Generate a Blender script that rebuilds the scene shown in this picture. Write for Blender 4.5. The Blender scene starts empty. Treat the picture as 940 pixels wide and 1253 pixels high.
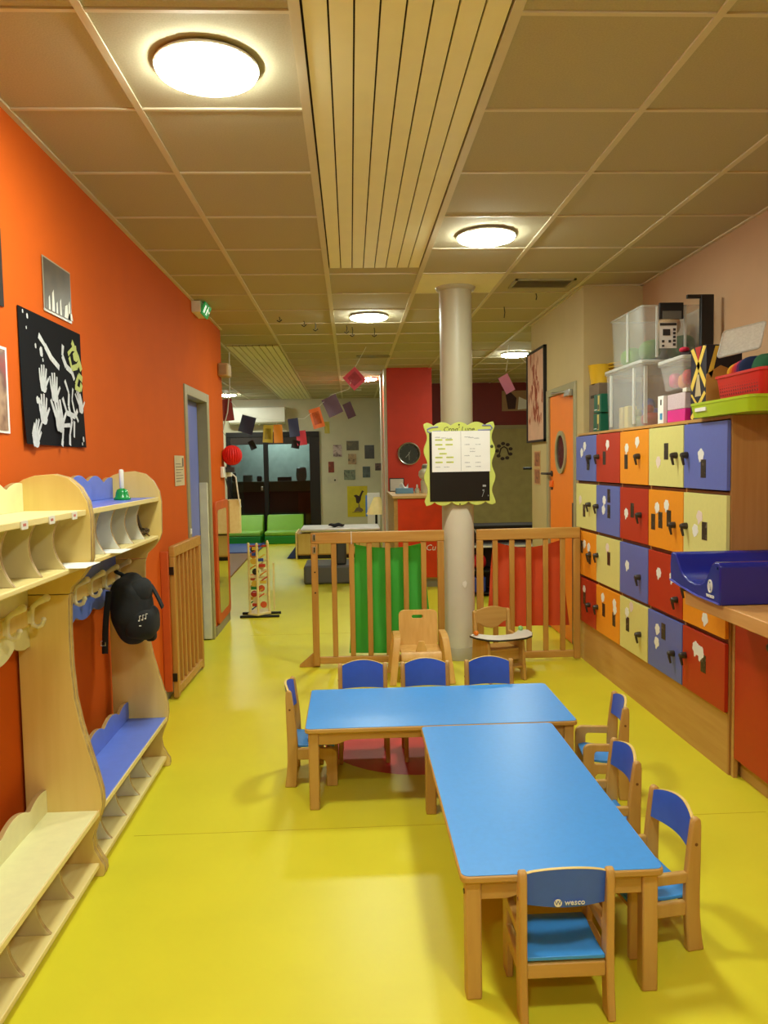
import bpy, math, random
from math import sin, cos, pi, radians, sqrt
from mathutils import Vector, Matrix
random.seed(7)
scene = bpy.context.scene
COL = scene.collection

# ------------------------------------------------------------------ camera
CAM_H, PITCH, YAW, ROLL, FPX = 1.48, -0.0644508, 0.0428194, -0.0178513, 933.65
fwd = Vector((sin(YAW) * cos(PITCH), cos(YAW) * cos(PITCH), sin(PITCH)))
rgt = Vector((cos(YAW), -sin(YAW), 0.0))
upv = rgt.cross(fwd)
r2 = rgt * cos(ROLL) + upv * sin(ROLL)
u2 = -rgt * sin(ROLL) + upv * cos(ROLL)
cam_d = bpy.data.cameras.new('camera')
cam_d.sensor_fit = 'HORIZONTAL'
cam_d.sensor_width = 36.0
cam_d.lens = FPX / 940 * 36.0
cam_d.clip_start = 0.05
cam = bpy.data.objects.new('camera', cam_d)
COL.objects.link(cam)
m = Matrix((r2, u2, -fwd)).transposed().to_4x4()
m.translation = (0, 0, CAM_H)
cam.matrix_world = m
scene.camera = cam

# ------------------------------------------------------------------ world, exposure
w = bpy.data.worlds.new('night')
scene.world = w
w.use_nodes = True
w.node_tree.nodes['Background'].inputs[0].default_value = (0.010, 0.012, 0.02, 1)
w.node_tree.nodes['Background'].inputs[1].default_value = 0.3
scene.view_settings.view_transform = 'Standard'
scene.view_settings.look = 'None'
scene.view_settings.gamma = 1.0
scene.view_settings.use_curve_mapping = False
scene.view_settings.exposure = 0.0
LAMP_STRENGTH = 122.0
LAMP_COLOR = (0.93, 1.0, 0.86)

# ------------------------------------------------------------------ materials
def lin(c):
    return tuple(((v / 255) / 12.92 if v / 255 <= 0.04045 else ((v / 255 + 0.055) / 1.055) ** 2.4) for v in c)

MATS = {}
def nodes_of(name):
    mt = bpy.data.materials.new(name)
    mt.use_nodes = True
    nt = mt.node_tree
    return mt, nt, nt.nodes['Principled BSDF']

def mat(name, rgb, rough=0.5, kind='plain', amt=0.08, scale=8.0, rgb2=None, metal=0.0, bump=0.0, spec=0.5, stretch=(1, 1, 1), coat=0.0):
    if name in MATS:
        return MATS[name]
    mt, nt, b = nodes_of(name)
    c = lin(rgb)
    c2 = lin(rgb2) if rgb2 else tuple(v * (1 - amt * 2) for v in c)
    tc = nt.nodes.new('ShaderNodeTexCoord')
    mp = nt.nodes.new('ShaderNodeMapping')
    mp.inputs['Scale'].default_value = stretch
    nt.links.new(tc.outputs['Object'], mp.inputs[0])
    nz = nt.nodes.new('ShaderNodeTexNoise')
    nz.inputs['Scale'].default_value = scale
    nz.inputs['Detail'].default_value = 5
    nt.links.new(mp.outputs[0], nz.inputs['Vector'])
    rp = nt.nodes.new('ShaderNodeValToRGB')
    rp.color_ramp.elements[0].position = 0.3
    rp.color_ramp.elements[1].position = 0.7
    rp.color_ramp.elements[0].color = (*c2, 1)
    rp.color_ramp.elements[1].color = (*c, 1)
    nt.links.new(nz.outputs[0], rp.inputs[0])
    nt.links.new(rp.outputs[0], b.inputs['Base Color'])
    b.inputs['Roughness'].default_value = rough
    b.inputs['Metallic'].default_value = metal
    b.inputs['Specular IOR Level'].default_value = spec
    b.inputs['Coat Weight'].default_value = coat
    if bump:
        bp = nt.nodes.new('ShaderNodeBump')
        bp.inputs['Strength'].default_value = bump
        bp.inputs['Distance'].default_value = 0.004
        nt.links.new(nz.outputs[0], bp.inputs['Height'])
        nt.links.new(bp.outputs[0], b.inputs['Normal'])
    MATS[name] = mt
    return mt

def paper_mat(name, rgb, tr_=0.4):
    mt = mat(name, rgb, 0.5, amt=0.05, scale=3)
    nt = mt.node_tree
    tl = nt.nodes.new('ShaderNodeBsdfTranslucent')
    tl.inputs[0].default_value = (*lin(rgb), 1)
    mx = nt.nodes.new('ShaderNodeMixShader')
    mx.inputs[0].default_value = tr_
    nt.links.new(nt.nodes['Principled BSDF'].outputs[0], mx.inputs[1])
    nt.links.new(tl.outputs[0], mx.inputs[2])
    nt.links.new(mx.outputs[0], nt.nodes['Material Output'].inputs[0])
    return mt

def wood(name, rgb, rgb2, along='z', rough=0.45, scale=5.0):
    st = {'x': (0.08, 1, 1), 'y': (1, 0.08, 1), 'z': (1, 1, 0.08)}[along]
    return mat(name, rgb, rough, rgb2=rgb2, scale=scale * 6, stretch=st, bump=0.05)

def clear_plastic(name, rgb, fac, rough=0.25):
    if name in MATS:
        return MATS[name]
    mt, nt, b = nodes_of(name)
    b.inputs['Base Color'].default_value = (*lin(rgb), 1)
    b.inputs['Roughness'].default_value = rough
    tr = nt.nodes.new('ShaderNodeBsdfTransparent')
    mx = nt.nodes.new('ShaderNodeMixShader')
    nz = nt.nodes.new('ShaderNodeTexNoise')
    nz.inputs['Scale'].default_value = 14
    mr = nt.nodes.new('ShaderNodeMapRange')
    mr.inputs['To Min'].default_value = fac * 0.8
    mr.inputs['To Max'].default_value = fac * 1.2
    nt.links.new(nz.outputs[0], mr.inputs[0])
    nt.links.new(mr.outputs[0], mx.inputs[0])
    nt.links.new(tr.outputs[0], mx.inputs[1])
    nt.links.new(b.outputs[0], mx.inputs[2])
    nt.links.new(mx.outputs[0], nt.nodes['Material Output'].inputs[0])
    MATS[name] = mt
    return mt

def window_glass(name):
    mt, nt, b = nodes_of(name)
    tr = nt.nodes.new('ShaderNodeBsdfTransparent')
    tr.inputs[0].default_value = (0.72, 0.80, 0.80, 1)
    gl = nt.nodes.new('ShaderNodeBsdfGlossy')
    gl.inputs['Roughness'].default_value = 0.02
    fr = nt.nodes.new('ShaderNodeFresnel')
    fr.inputs[0].default_value = 1.5
    mx = nt.nodes.new('ShaderNodeMixShader')
    nt.links.new(fr.outputs[0], mx.inputs[0])
    nt.links.new(tr.outputs[0], mx.inputs[1])
    nt.links.new(gl.outputs[0], mx.inputs[2])
    nt.links.new(mx.outputs[0], nt.nodes['Material Output'].inputs[0])
    return mt

def emit(name, rgb, strength, linear=False, base=False):
    mt, nt, b = nodes_of(name)
    c = rgb if linear else lin(rgb)
    b.inputs['Base Color'].default_value = (*c, 1) if base else (0.8, 0.8, 0.8, 1)
    b.inputs['Emission Color'].default_value = (*c, 1)
    b.inputs['Emission Strength'].default_value = strength
    return mt

def photo_print(name, cols, scale=9.0):
    """a printed photograph: patches of several colours"""
    mt, nt, b = nodes_of(name)
    tc = nt.nodes.new('ShaderNodeTexCoord')
    nz = nt.nodes.new('ShaderNodeTexNoise')
    nz.inputs['Scale'].default_value = scale
    nz.inputs['Detail'].default_value = 3
    rp = nt.nodes.new('ShaderNodeValToRGB')
    rp.color_ramp.elements.remove(rp.color_ramp.elements[1])
    n = len(cols)
    for i, c in enumerate(cols):
        p = 0.3 + 0.4 * i / max(1, n - 1)
        e = rp.color_ramp.elements[0] if i == 0 else rp.color_ramp.elements.new(p)
        e.position = p
        e.color = (*lin(c), 1)
    nt.links.new(tc.outputs['Object'], nz.inputs['Vector'])
    nt.links.new(nz.outputs[0], rp.inputs[0])
    nt.links.new(rp.outputs[0], b.inputs['Base Color'])
    b.inputs['Roughness'].default_value = 0.35
    return mt

# ------------------------------------------------------------------ mesh builder
ROOT = {}
def root_loc(o):
    while o.parent:
        o = o.parent
    return ROOT.get(o.name, Vector((0, 0, 0)))

class MB:
    def __init__(self):
        self.v, self.f = [], []
    def add(self, vs, fs):
        k = len(self.v)
        self.v += [tuple(p) for p in vs]
        self.f += [tuple(i + k for i in f) for f in fs]
        return self
    def box(self, x0, x1, y0, y1, z0, z1):
        x0, x1 = sorted((x0, x1)); y0, y1 = sorted((y0, y1)); z0, z1 = sorted((z0, z1))
        vs = [(x0, y0, z0), (x1, y0, z0), (x1, y1, z0), (x0, y1, z0), (x0, y0, z1), (x1, y0, z1), (x1, y1, z1), (x0, y1, z1)]
        return self.add(vs, [(0, 3, 2, 1), (4, 5, 6, 7), (0, 1, 5, 4), (1, 2, 6, 5), (2, 3, 7, 6), (3, 0, 4, 7)])
    def obox(self, c, s, M=None):
        k = len(self.v)
        self.box(-s[0] / 2, s[0] / 2, -s[1] / 2, s[1] / 2, -s[2] / 2, s[2] / 2)
        for i in range(k, len(self.v)):
            p = Vector(self.v[i])
            if M is not None:
                p = M @ p
            self.v[i] = tuple(p + Vector(c))
        return self
    def prism(self, pts, plane, a, b):
        """pts: 2D outline; plane 'xz' extrudes y, 'yz' extrudes x, 'xy' extrudes z"""
        n = len(pts)
        def P(p, t):
            return {'xz': (p[0], t, p[1]), 'yz': (t, p[0], p[1]), 'xy': (p[0], p[1], t)}[plane]
        area = sum(pts[i][0] * pts[(i + 1) % n][1] - pts[(i + 1) % n][0] * pts[i][1] for i in range(n))
        vs = [P(p, a) for p in pts] + [P(p, b) for p in pts]
        flip = (area > 0) ^ (plane == 'xz') ^ (b < a)
        fs = []
        lo = tuple(range(n)); hi = tuple(range(n, 2 * n))
        if flip:
            fs += [lo[::-1], hi]
            fs += [(i, (i + 1) % n, n + (i + 1) % n, n + i) for i in range(n)]
        else:
            fs += [lo, hi[::-1]]
            fs += [((i + 1) % n, i, n + i, n + (i + 1) % n) for i in range(n)]
        return self.add(vs, fs)
    def tube(self, path, r, n=8, closed=False):
        path = [Vector(p) for p in path]
        k = len(path)
        rs = r if isinstance(r, (list, tuple)) else [r] * k
        vs, fs = [], []
        prev = None
        for i, p in enumerate(path):
            if closed:
                t = path[(i + 1) % k] - path[i - 1]
            else:
                t = path[min(i + 1, k - 1)] - path[max(i - 1, 0)]
            t.normalize()
            if prev is None:
                a = Vector((0, 0, 1)) if abs(t.z) < 0.9 else Vector((1, 0, 0))
                s = t.cross(a).normalized()
            else:
                s = (prev - t * prev.dot(t))
                s = s.normalized() if s.length > 1e-6 else t.orthogonal().normalized()
            prev = s
            q = t.cross(s)
            for j in range(n):
                a = 2 * pi * j / n
                vs.append(p + (s * cos(a) + q * sin(a)) * rs[i])
        m_ = k if closed else k - 1
        for i in range(m_):
            i2 = (i + 1) % k
            for j in range(n):
                j2 = (j + 1) % n
                fs.append((i * n + j, i * n + j2, i2 * n + j2, i2 * n + j))
        if not closed:
            fs.append(tuple(range(n))[::-1])
            fs.append(tuple((k - 1) * n + j for j in range(n)))
        return self.add(vs, fs)
    def lathe(self, prof, c=(0, 0, 0), n=24, axis='z', cap=True):
        vs, fs = [], []
        for (r, h) in prof:
            for j in range(n):
                a = 2 * pi * j / n
                x, y = r * cos(a), r * sin(a)
                p = {'z': (x, y, h), 'y': (x, h, -y), 'x': (h, x, y)}[axis]
                vs.append((p[0] + c[0], p[1] + c[1], p[2] + c[2]))
        k = len(prof)
        for i in range(k - 1):
            for j in range(n):
                j2 = (j + 1) % n
                fs.append((i * n + j, i * n + j2, (i + 1) * n + j2, (i + 1) * n + j))
        if cap:
            fs.append(tuple(range(n))[::-1])
            fs.append(tuple((k - 1) * n + j for j in range(n)))
        return self.add(vs, fs)
    def sheet(self, fn, nu, nv, th=None):
        """fn(u,v)->point, an open sheet; th: thickness vector gives it a back"""
        vs = [Vector(fn(i / nu, j / nv)) for j in range(nv + 1) for i in range(nu + 1)]
        idx = lambda i, j: j * (nu + 1) + i
        fs = [(idx(i, j), idx(i + 1, j), idx(i + 1, j + 1), idx(i, j + 1)) for j in range(nv) for i in range(nu)]
        if th is not None:
            n = len(vs)
            t = Vector(th)
            back = [p + t for p in vs]
            fb = [tuple(k + n for k in f[::-1]) for f in fs]
            rim = [idx(i, 0) for i in range(nu)] + [idx(nu, j) for j in range(nv)] + [idx(i, nv) for i in range(nu, 0, -1)] + [idx(0, j) for j in range(nv, 0, -1)]
            L = len(rim)
            fr = [(rim[(q + 1) % L], rim[q], rim[q] + n, rim[(q + 1) % L] + n) for q in range(L)]
            vs += back; fs += fb + fr
        return self.add(vs, fs)
    def blob(self, c, s, e=1.0, nu=18, nv=12, fn=None):
        """superellipsoid; e<1 is boxier"""
        def pw(x):
            return math.copysign(abs(x) ** e, x)
        vs, fs = [], []
        for j in range(1, nv):
            ph = -pi / 2 + pi * j / nv
            for i in range(nu):
                th = 2 * pi * i / nu
                p = Vector((pw(cos(ph)) * pw(cos(th)) * s[0], pw(cos(ph)) * pw(sin(th)) * s[1], pw(sin(ph)) * s[2]))
                vs.append(p)
        vs += [Vector((0, 0, -s[2])), Vector((0, 0, s[2]))]
        for j in range(nv - 2):
            for i in range(nu):
                i2 = (i + 1) % nu
                fs.append((j * nu + i, j * nu + i2, (j + 1) * nu + i2, (j + 1) * nu + i))
        b, t = len(vs) - 2, len(vs) - 1
        for i in range(nu):
            i2 = (i + 1) % nu
            fs.append((b, i2, i))
            fs.append((t, (nv - 2) * nu + i, (nv - 2) * nu + i2))
        if fn:
            vs = [fn(p) for p in vs]
        return self.add([p + Vector(c) for p in vs], fs)
    def text(self, s, size, M, depth=0.0006, align='CENTER', shear=0.0):
        cu = bpy.data.curves.new('t', 'FONT')
        cu.body = s; cu.size = size; cu.extrude = depth; cu.align_x = align; cu.align_y = 'CENTER'; cu.shear = shear
        cu.resolution_u = 2
        o = bpy.data.objects.new('t', cu)
        COL.objects.link(o)
        dg = bpy.context.evaluated_depsgraph_get()
        me = bpy.data.meshes.new_from_object(o.evaluated_get(dg))
        self.add([M @ v_.co for v_ in me.vertices], [tuple(p.vertices) for p in me.polygons])
        bpy.data.objects.remove(o); bpy.data.curves.remove(cu); bpy.data.meshes.remove(me)
        return self
    def build(self, name, material, parent=None, smooth=None, bevel=0.0, edge=None):
        me = bpy.data.meshes.new(name)
        off = root_loc(parent) if parent else Vector((0, 0, 0))
        me.from_pydata([(p[0] - off.x, p[1] - off.y, p[2] - off.z) for p in self.v], [], self.f)
        me.materials.append(material)
        if edge:
            me.materials.append(edge)
            for k_ in range(2, len(me.polygons)): me.polygons[k_].material_index = 1
        if smooth is not None or bevel:
            me.polygons.foreach_set('use_smooth', [True] * len(me.polygons))
            me.set_sharp_from_angle(angle=radians(smooth if smooth is not None else 35))
        me.update()
        o = bpy.data.objects.new(name, me)
        COL.objects.link(o)
        if parent:
            o.parent = parent
        if bevel:
            bv = o.modifiers.new('bevel', 'BEVEL')
            bv.width = bevel; bv.segments = 2; bv.limit_method = 'ANGLE'; bv.angle_limit = radians(35)
        return o

def frame(o, x, y):
    x = Vector(x).normalized(); y = Vector(y).normalized(); z = x.cross(y)
    M = Matrix((x, y, z)).transposed().to_4x4()
    M.translation = Vector(o)
    return M

def tag(o, label=None, cat=None, group=None, kind=None):
    if label: o['label'] = label
    if cat: o['category'] = cat
    if group: o['group'] = group
    if kind: o['kind'] = kind
    return o

def thing(name, label, cat, loc=(0, 0, 0), rotz=0.0, group=None, local=False):
    o = bpy.data.objects.new(name, None)
    o.empty_display_size = 0.05
    COL.objects.link(o)
    o.location = loc
    o.rotation_euler = (0, 0, rotz)
    ROOT[o.name] = Vector((0, 0, 0)) if local else Vector(loc)
    return tag(o, label, cat, group)

def copy_tree(o, parent=None):
    c = o.copy()
    COL.objects.link(c)
    if parent: c.parent = parent
    for ch in list(o.children):
        copy_tree(ch, c)
    return c

def struct(name, mb, m_, label=None, parent=None, bevel=0.0, smooth=None):
    o = mb.build(name, m_, parent, bevel=bevel, smooth=smooth)
    if not parent:
        tag(o, label, kind='structure')
    return o

def B(*a):
    return MB().box(*a)

def rrect(x0, x1, y0, y1, r, n=4):
    pts = []
    for (cx, cy, a0) in ((x1 - r, y1 - r, 0), (x0 + r, y1 - r, 90), (x0 + r, y0 + r, 180), (x1 - r, y0 + r, 270)):
        for i in range(n + 1):
            a = radians(a0 + 90 * i / n)
            pts.append((cx + r * cos(a), cy + r * sin(a)))
    return pts

def arc(cx, cy, r, a0, a1, n):
    return [(cx + r * cos(radians(a0 + (a1 - a0) * i / n)), cy + r * sin(radians(a0 + (a1 - a0) * i / n))) for i in range(n + 1)]

# palette
M_FLOOR = mat('yellow_linoleum', (223, 213, 50), 0.36, amt=0.03, scale=3.0, spec=0.4)
M_ORANGE = mat('orange_wall_paint', (212, 94, 18), 0.8, amt=0.03, scale=4, spec=0.2)
M_PINK = mat('beige_wall_paint', (188, 150, 112), 0.6, amt=0.03, scale=4)
M_CREAMW = mat('cream_wall_paint', (194, 174, 122), 0.6, amt=0.03, scale=4)
M_WHITEW = mat('off_white_wall_paint', (206, 200, 172), 0.6, amt=0.04, scale=4)
M_TILE = mat('mineral_ceiling_tile', (188, 177, 146), 0.9, amt=0.06, scale=160, bump=0.15)
M_GRID = mat('white_grid_metal', (214, 202, 172), 0.5, amt=0.02)
M_SLAT = mat('cream_ceiling_slat', (246, 240, 196), 0.45, amt=0.02)
M_DARKGAP = mat('dark_plenum', (60, 50, 36), 0.9)
M_BEECH = wood('beech_wood', (202, 160, 88), (190, 144, 72), 'z')
M_BEECHX = wood('beech_wood_across', (202, 160, 88), (190, 144, 72), 'x')
M_BEECHY = wood('beech_wood_lengthwise', (202, 160, 88), (190, 144, 72), 'y')
M_BIRCH = wood('birch_plywood', (232, 204, 126), (226, 196, 116), 'z')
M_PALEWOOD = wood('pale_plywood', (238, 220, 154), (230, 206, 134), 'y')
M_BENT = wood('bentwood', (228, 184, 106), (212, 162, 82), 'z')
M_LOCKWOOD = wood('locker_beech_laminate', (200, 156, 86), (190, 142, 74), 'y')
M_GATE = wood('gate_wood', (194, 146, 70), (178, 126, 52), 'z')
M_GATEX = wood('gate_wood_across', (200, 154, 78), (184, 132, 58), 'x')
M_TABLE = mat('blue_laminate', (62, 152, 236), 0.34, amt=0.03, scale=60, spec=0.5)
M_CHAIRBLUE = mat('chair_blue_laminate', (58, 102, 216), 0.38, amt=0.03, scale=40)
M_UNITBLUE = mat('soft_blue_laminate', (104, 132, 228), 0.4, amt=0.03, scale=30)
M_UNITCREAM = mat('cream_laminate', (236, 232, 178), 0.4, amt=0.03, scale=30)
M_WHITEBOARD = mat('white_laminate', (226, 224, 212), 0.4, amt=0.02)
M_BEIGEBOARD = mat('beige_laminate', (222, 206, 158), 0.45, amt=0.03)
M_WHITE = mat('white_paint', (238, 236, 224), 0.4, amt=0.02)
M_PAPER = mat('white_paper', (240, 240, 236), 0.7, amt=0.02)
M_BLACK = mat('matte_black', (18, 18, 20), 0.5, amt=0.05)
M_DARK = mat('dark_grey_plastic', (48, 46, 48), 0.45, amt=0.05)
M_FABRICBLACK = mat('black_canvas', (20, 22, 24), 0.85, amt=0.12, scale=60, bump=0.2)
M_GREYP = mat('grey_pillar_paint', (184, 176, 150), 0.42, amt=0.02)
M_OLIVE = mat('grey_green_frame_paint', (160, 152, 112), 0.45, amt=0.03)
M_BASE = mat('grey_baseboard', (150, 140, 118), 0.5, amt=0.05)
M_RED = mat('red_wall_paint', (206, 50, 18), 0.5, amt=0.04)
M_DARKRED = mat('dark_red_wall_paint', (128, 28, 18), 0.55, amt=0.05)
M_STEEL = mat('brushed_steel', (190, 188, 180), 0.3, metal=1.0, amt=0.05)
M_METALDARK = mat('dark_metal', (60, 56, 50), 0.4, metal=0.8, amt=0.05)
LOCK = {'b': mat('locker_blue', (98, 112, 190), 0.45, amt=0.02, scale=50), 'r': mat('locker_red', (184, 48, 22), 0.45, amt=0.02, scale=50),
        'o': mat('locker_orange', (240, 152, 28), 0.45, amt=0.02, scale=50), 'c': mat('locker_cream', (222, 218, 134), 0.45, amt=0.02, scale=50)}
M_PHOTO = photo_print('small_photo_print', [(16, 13, 12), (58, 44, 36), (22, 18, 16), (120, 100, 84)], 34)
M_CLOUD = mat('white_sticker', (236, 238, 232), 0.5, amt=0.02)
M_CLOUDP = mat('pale_pink_sticker', (232, 216, 206), 0.5, amt=0.02)
CEIL = 2.757

# ------------------------------------------------------------------ room shell
XL, XR, XR2 = -1.2, 1.742, 2.185
fl = struct('floor', B(-3.3, 3.8, -2.2, 15.3, -0.06, 0), M_FLOOR, 'glossy bright yellow linoleum floor')
for y in (3.02, 6.6):
    B(-0.9, 1.70, y, y + 0.002, 0.0, 0.0006).build('floor_seam', mat('lino_seam', (196, 170, 30), 0.4), fl)
# left wall with its doorway
DY0, DY1, DZ = 5.705, 6.50, 2.02
wl = struct('wall_left', MB().box(XL - 0.16, XL, -2.2, DY0, 0, 2.9).box(XL - 0.16, XL, DY1, 7.34, 0, 2.9).box(XL - 0.16, XL, DY0, DY1, DZ, 2.9), M_ORANGE, 'orange painted wall with the coat units')
struct('wall_corridor', B(-2.3, XL - 0.161, 5.2, 5.24, 0, 2.9).box(-2.3, -2.26, 5.24, 7.3, 0, 2.9), M_CREAMW, 'pale wall behind the blue door')
struct('wall_left_return', B(-3.3, XL - 0.161, 7.28, 7.34, 0, 2.9), M_ORANGE, 'orange return wall behind the mirror corner')
struct('wall_left_far', B(-3.3, -3.2, 7.34, 15.3, 0, 2.9), M_WHITEW, 'pale left wall of the far play area')
struct('wall_rear', B(-1.2, 2.18, -2.2, -2.1, 0, 2.9), M_PINK, 'beige wall behind the viewer')
struct('wall_right', MB().box(XR2, XR2 + 0.15, -2.2, 5.64, 0, 2.9), M_PINK, 'beige wall above the lockers')
# cream wall section with the orange door
RY0, RY1, RZ = 5.86, 6.62, 2.03
struct('wall_right_cream', MB().box(XR, 2.335, 5.64, RY0, 0, 2.9).box(XR, 1.93, RY1, 7.27, 0, 2.9).box(XR, 1.93, RY0, RY1, RZ, 2.9).box(1.93, 2.0, RY0, 7.27, 0, 2.9), M_CREAMW, 'cream wall section around the orange door')
struct('wall_right_return', B(2.001, 3.8, 7.2, 7.27, 0, 2.9), M_CREAMW, 'cream return wall')
struct('wall_right_far', B(3.7, 3.8, 7.27, 15.3, 0, 2.9), M_WHITEW, 'far right wall')
YB = 15.1
WX0, WX1, WZ = -2.42, -0.60, 2.12
struct('wall_back', MB().box(-3.3, WX0, YB, YB + 0.15, 0, 2.9).box(WX1, 3.8, YB, YB + 0.15, 0, 2.9).box(WX0, WX1, YB, YB + 0.15, WZ, 2.9), M_WHITEW, 'off-white end wall with pictures and dark window')
wr = struct('wall_back_red', B(1.14, 3.7, 12.5, 12.6, 2.06, 2.9), M_DARKRED, 'dark red wall band over the yellow-grey wall')
struct('trim_1', B(1.14, 3.7, 12.48, 12.6, 2.0, 2.06), M_OLIVE, 'olive trim strip under the red band')
struct('wall_back_olive', B(1.14, 3.7, 12.5, 12.6, 0, 2.0), mat('yellow_grey_wall', (176, 164, 104), 0.55), 'yellow-grey wall below the red band')
rp_ = struct('wall_red_pier', MB().box(0.512, 1.125, 10.4, 12.0, 0, 2.9), M_RED, 'bright red pier carrying the round clock')
wp = tag(bpy.data.objects.new('trim_2', None), 'white door post beside the red pier', kind='structure'); COL.objects.link(wp)
B(0.455, 0.488, 11.1, 11.3, 0, CEIL).build('post_strip', M_WHITE, wp)
B(0.476, 0.511, 10.45, 10.7, 0, CEIL).build('post_strip', M_WHITE, wp)
# baseboards
struct('baseboard_left', MB().box(XL, XL + 0.014, 3.80, 5.62, 0, 0.07).box(XL, XL + 0.014, 6.60, 7.345, 0, 0.075), M_BASE, 'grey baseboard under the orange wall')
struct('baseboard_back', B(WX1, 0.5, YB - 0.012, YB, 0, 0.08).box(1.2, 3.7, 12.485, 12.5, 0, 0.1), M_BASE, 'grey baseboard along the far walls')
struct('baseboard_pier', B(0.505, 1.13, 10.355, 10.37, 0, 0.1), M_BASE, 'grey baseboard of the red pier')

# ------------------------------------------------------------------ ceiling
ce = struct('ceiling', MB().box(-3.3, 3.8, -2.2, 15.3, 2.80, 2.92), M_DARKGAP, 'suspended grid ceiling with slatted strip')
B(-1.2, 2.18, -2.1, 1.63, CEIL, CEIL + 0.02).build('rear_panel', M_TILE, ce)
XS = [-3.2, -2.53, -1.93, -1.327, -0.727, -0.131, 0.499, 1.093, 1.697, 2.3, 2.9, 3.7]
YS = [2.246 + 0.6 * k for k in range(-1, 22)] + [15.1]
tile_mesh = {}
def put_tile(x0, x1, y0, y1):
    g = 0.011
    sx, sy = round(x1 - x0 - 2 * g, 3), round(y1 - y0 - 2 * g, 3)
    if sx < 0.03 or sy < 0.03: return
    key = (sx, sy)
    if key not in tile_mesh:
        o = MB().box(-sx / 2, sx / 2, -sy / 2, sy / 2, 0, 0.015).build('ceiling_tile', M_TILE)
        o.parent = ce
        tile_mesh[key] = o.data
    else:
        o = bpy.data.objects.new('ceiling_tile', tile_mesh[key])
        COL.objects.link(o)
        o.parent = ce
    o.location = ((x0 + x1) / 2, (y0 + y1) / 2, CEIL)
def zone_x(y):
    if y < 5.64: return (-1.2, XR2)
    if y < 7.3: return (-1.2, XR)
    return (-3.2, 3.7)
bar_x, bar_y = {}, []
for yi in range(len(YS) - 1):
    y0, y1 = YS[yi], YS[yi + 1]
    za, zb = zone_x((y0 + y1) / 2)
    for xi in range(len(XS) - 1):
        x0, x1 = max(XS[xi], za), min(XS[xi + 1], zb)
        if x1 - x0 < 0.04: continue
        if XS[xi] == -0.131 and y0 < 5.08:
            if y1 > 5.08: put_tile(x0, x1, 5.08, y1)
            continue
        if XS[xi] == -1.327 and y0 > 8.0: continue
        if XS[xi] == 0.499 and abs(y0 - 5.246) < 0.01:
            B(x0 + 0.01, x1 - 0.01, y0 + 0.01, y1 - 0.01, CEIL - 0.004, CEIL + 0.012).build('pillar_cover_plate', M_SLAT, ce)
            continue
        put_tile(x0, x1, y0, y1)
bw = 0.0125
for x in XS[1:-1]:
    w_ = bw * (1.3 if x in (-0.131, 0.499) else 1.0)
    segs = [(1.646, 15.1)] if -1.2 < x < XR else ([(7.3, 15.1)] if not (XR < x < XR2) else [(7.3, 15.1)])
    for a, b_ in segs:
        B(x - w_, x + w_, a, b_, CEIL - 0.007, CEIL + 0.012).build('grid_bar', M_GRID, ce)
for y in YS[:-1]:
    za, zb = zone_x(y)
    m_ = MB()
    if y < 5.08:
        m_.box(za, -0.131, y - bw * 0.62, y + bw * 0.62, CEIL - 0.0055, CEIL + 0.01)
        m_.box(0.499, zb, y - bw * 0.62, y + bw * 0.62, CEIL - 0.0055, CEIL + 0.01)
    elif y > 8.3:
        m_.box(za, -1.327, y - bw * 0.62, y + bw * 0.62, CEIL - 0.0055, CEIL + 0.01)
        m_.box(-0.727, zb, y - bw * 0.62, y + bw * 0.62, CEIL - 0.0055, CEIL + 0.01)
    else:
        m_.box(za, zb, y - bw * 0.62, y + bw * 0.62, CEIL - 0.0055, CEIL + 0.01)
    m_.build('grid_bar', M_GRID, ce)
# slatted strips
def slats(x0, x1, ya, yb, n, wrel=0.92):
    B(x0, x1, ya, yb, CEIL + 0.012, CEIL + 0.03).build('slat_backing', M_DARKGAP, ce)
    p = (x1 - x0) / n
    for i in range(n):
        B(x0 + p * i + p * (1 - wrel) / 2, x0 + p * (i + 1) - p * (1 - wrel) / 2, ya, yb, CEIL - 0.004, CEIL + 0.008).build('ceiling_slat', M_SLAT, ce)
B(-0.1175, -0.1125, 1.65, 5.08, CEIL, CEIL + 0.01).build('slat_edge', M_DARKGAP, ce)
slats(-0.110, 0.478, 1.65, 5.08, 8)
slats(-1.31, -0.745, 8.36, 15.08, 8, 0.86)
# wall angle along the ceiling
at_ = MB()
at_.box(XL, XL + 0.022, 1.65, 7.32, CEIL - 0.008, CEIL + 0.01)
at_.box(XR - 0.022, XR, 5.64, 7.27, CEIL - 0.01, CEIL + 0.01).box(XR2 - 0.022, XR2, 1.65, 5.64, CEIL - 0.008, CEIL + 0.01).box(XR, XR2, 5.618, 5.64, CEIL - 0.008, CEIL + 0.01)
struct('trim_3', at_, M_GRID, 'white angle bead where walls meet the ceiling')

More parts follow.
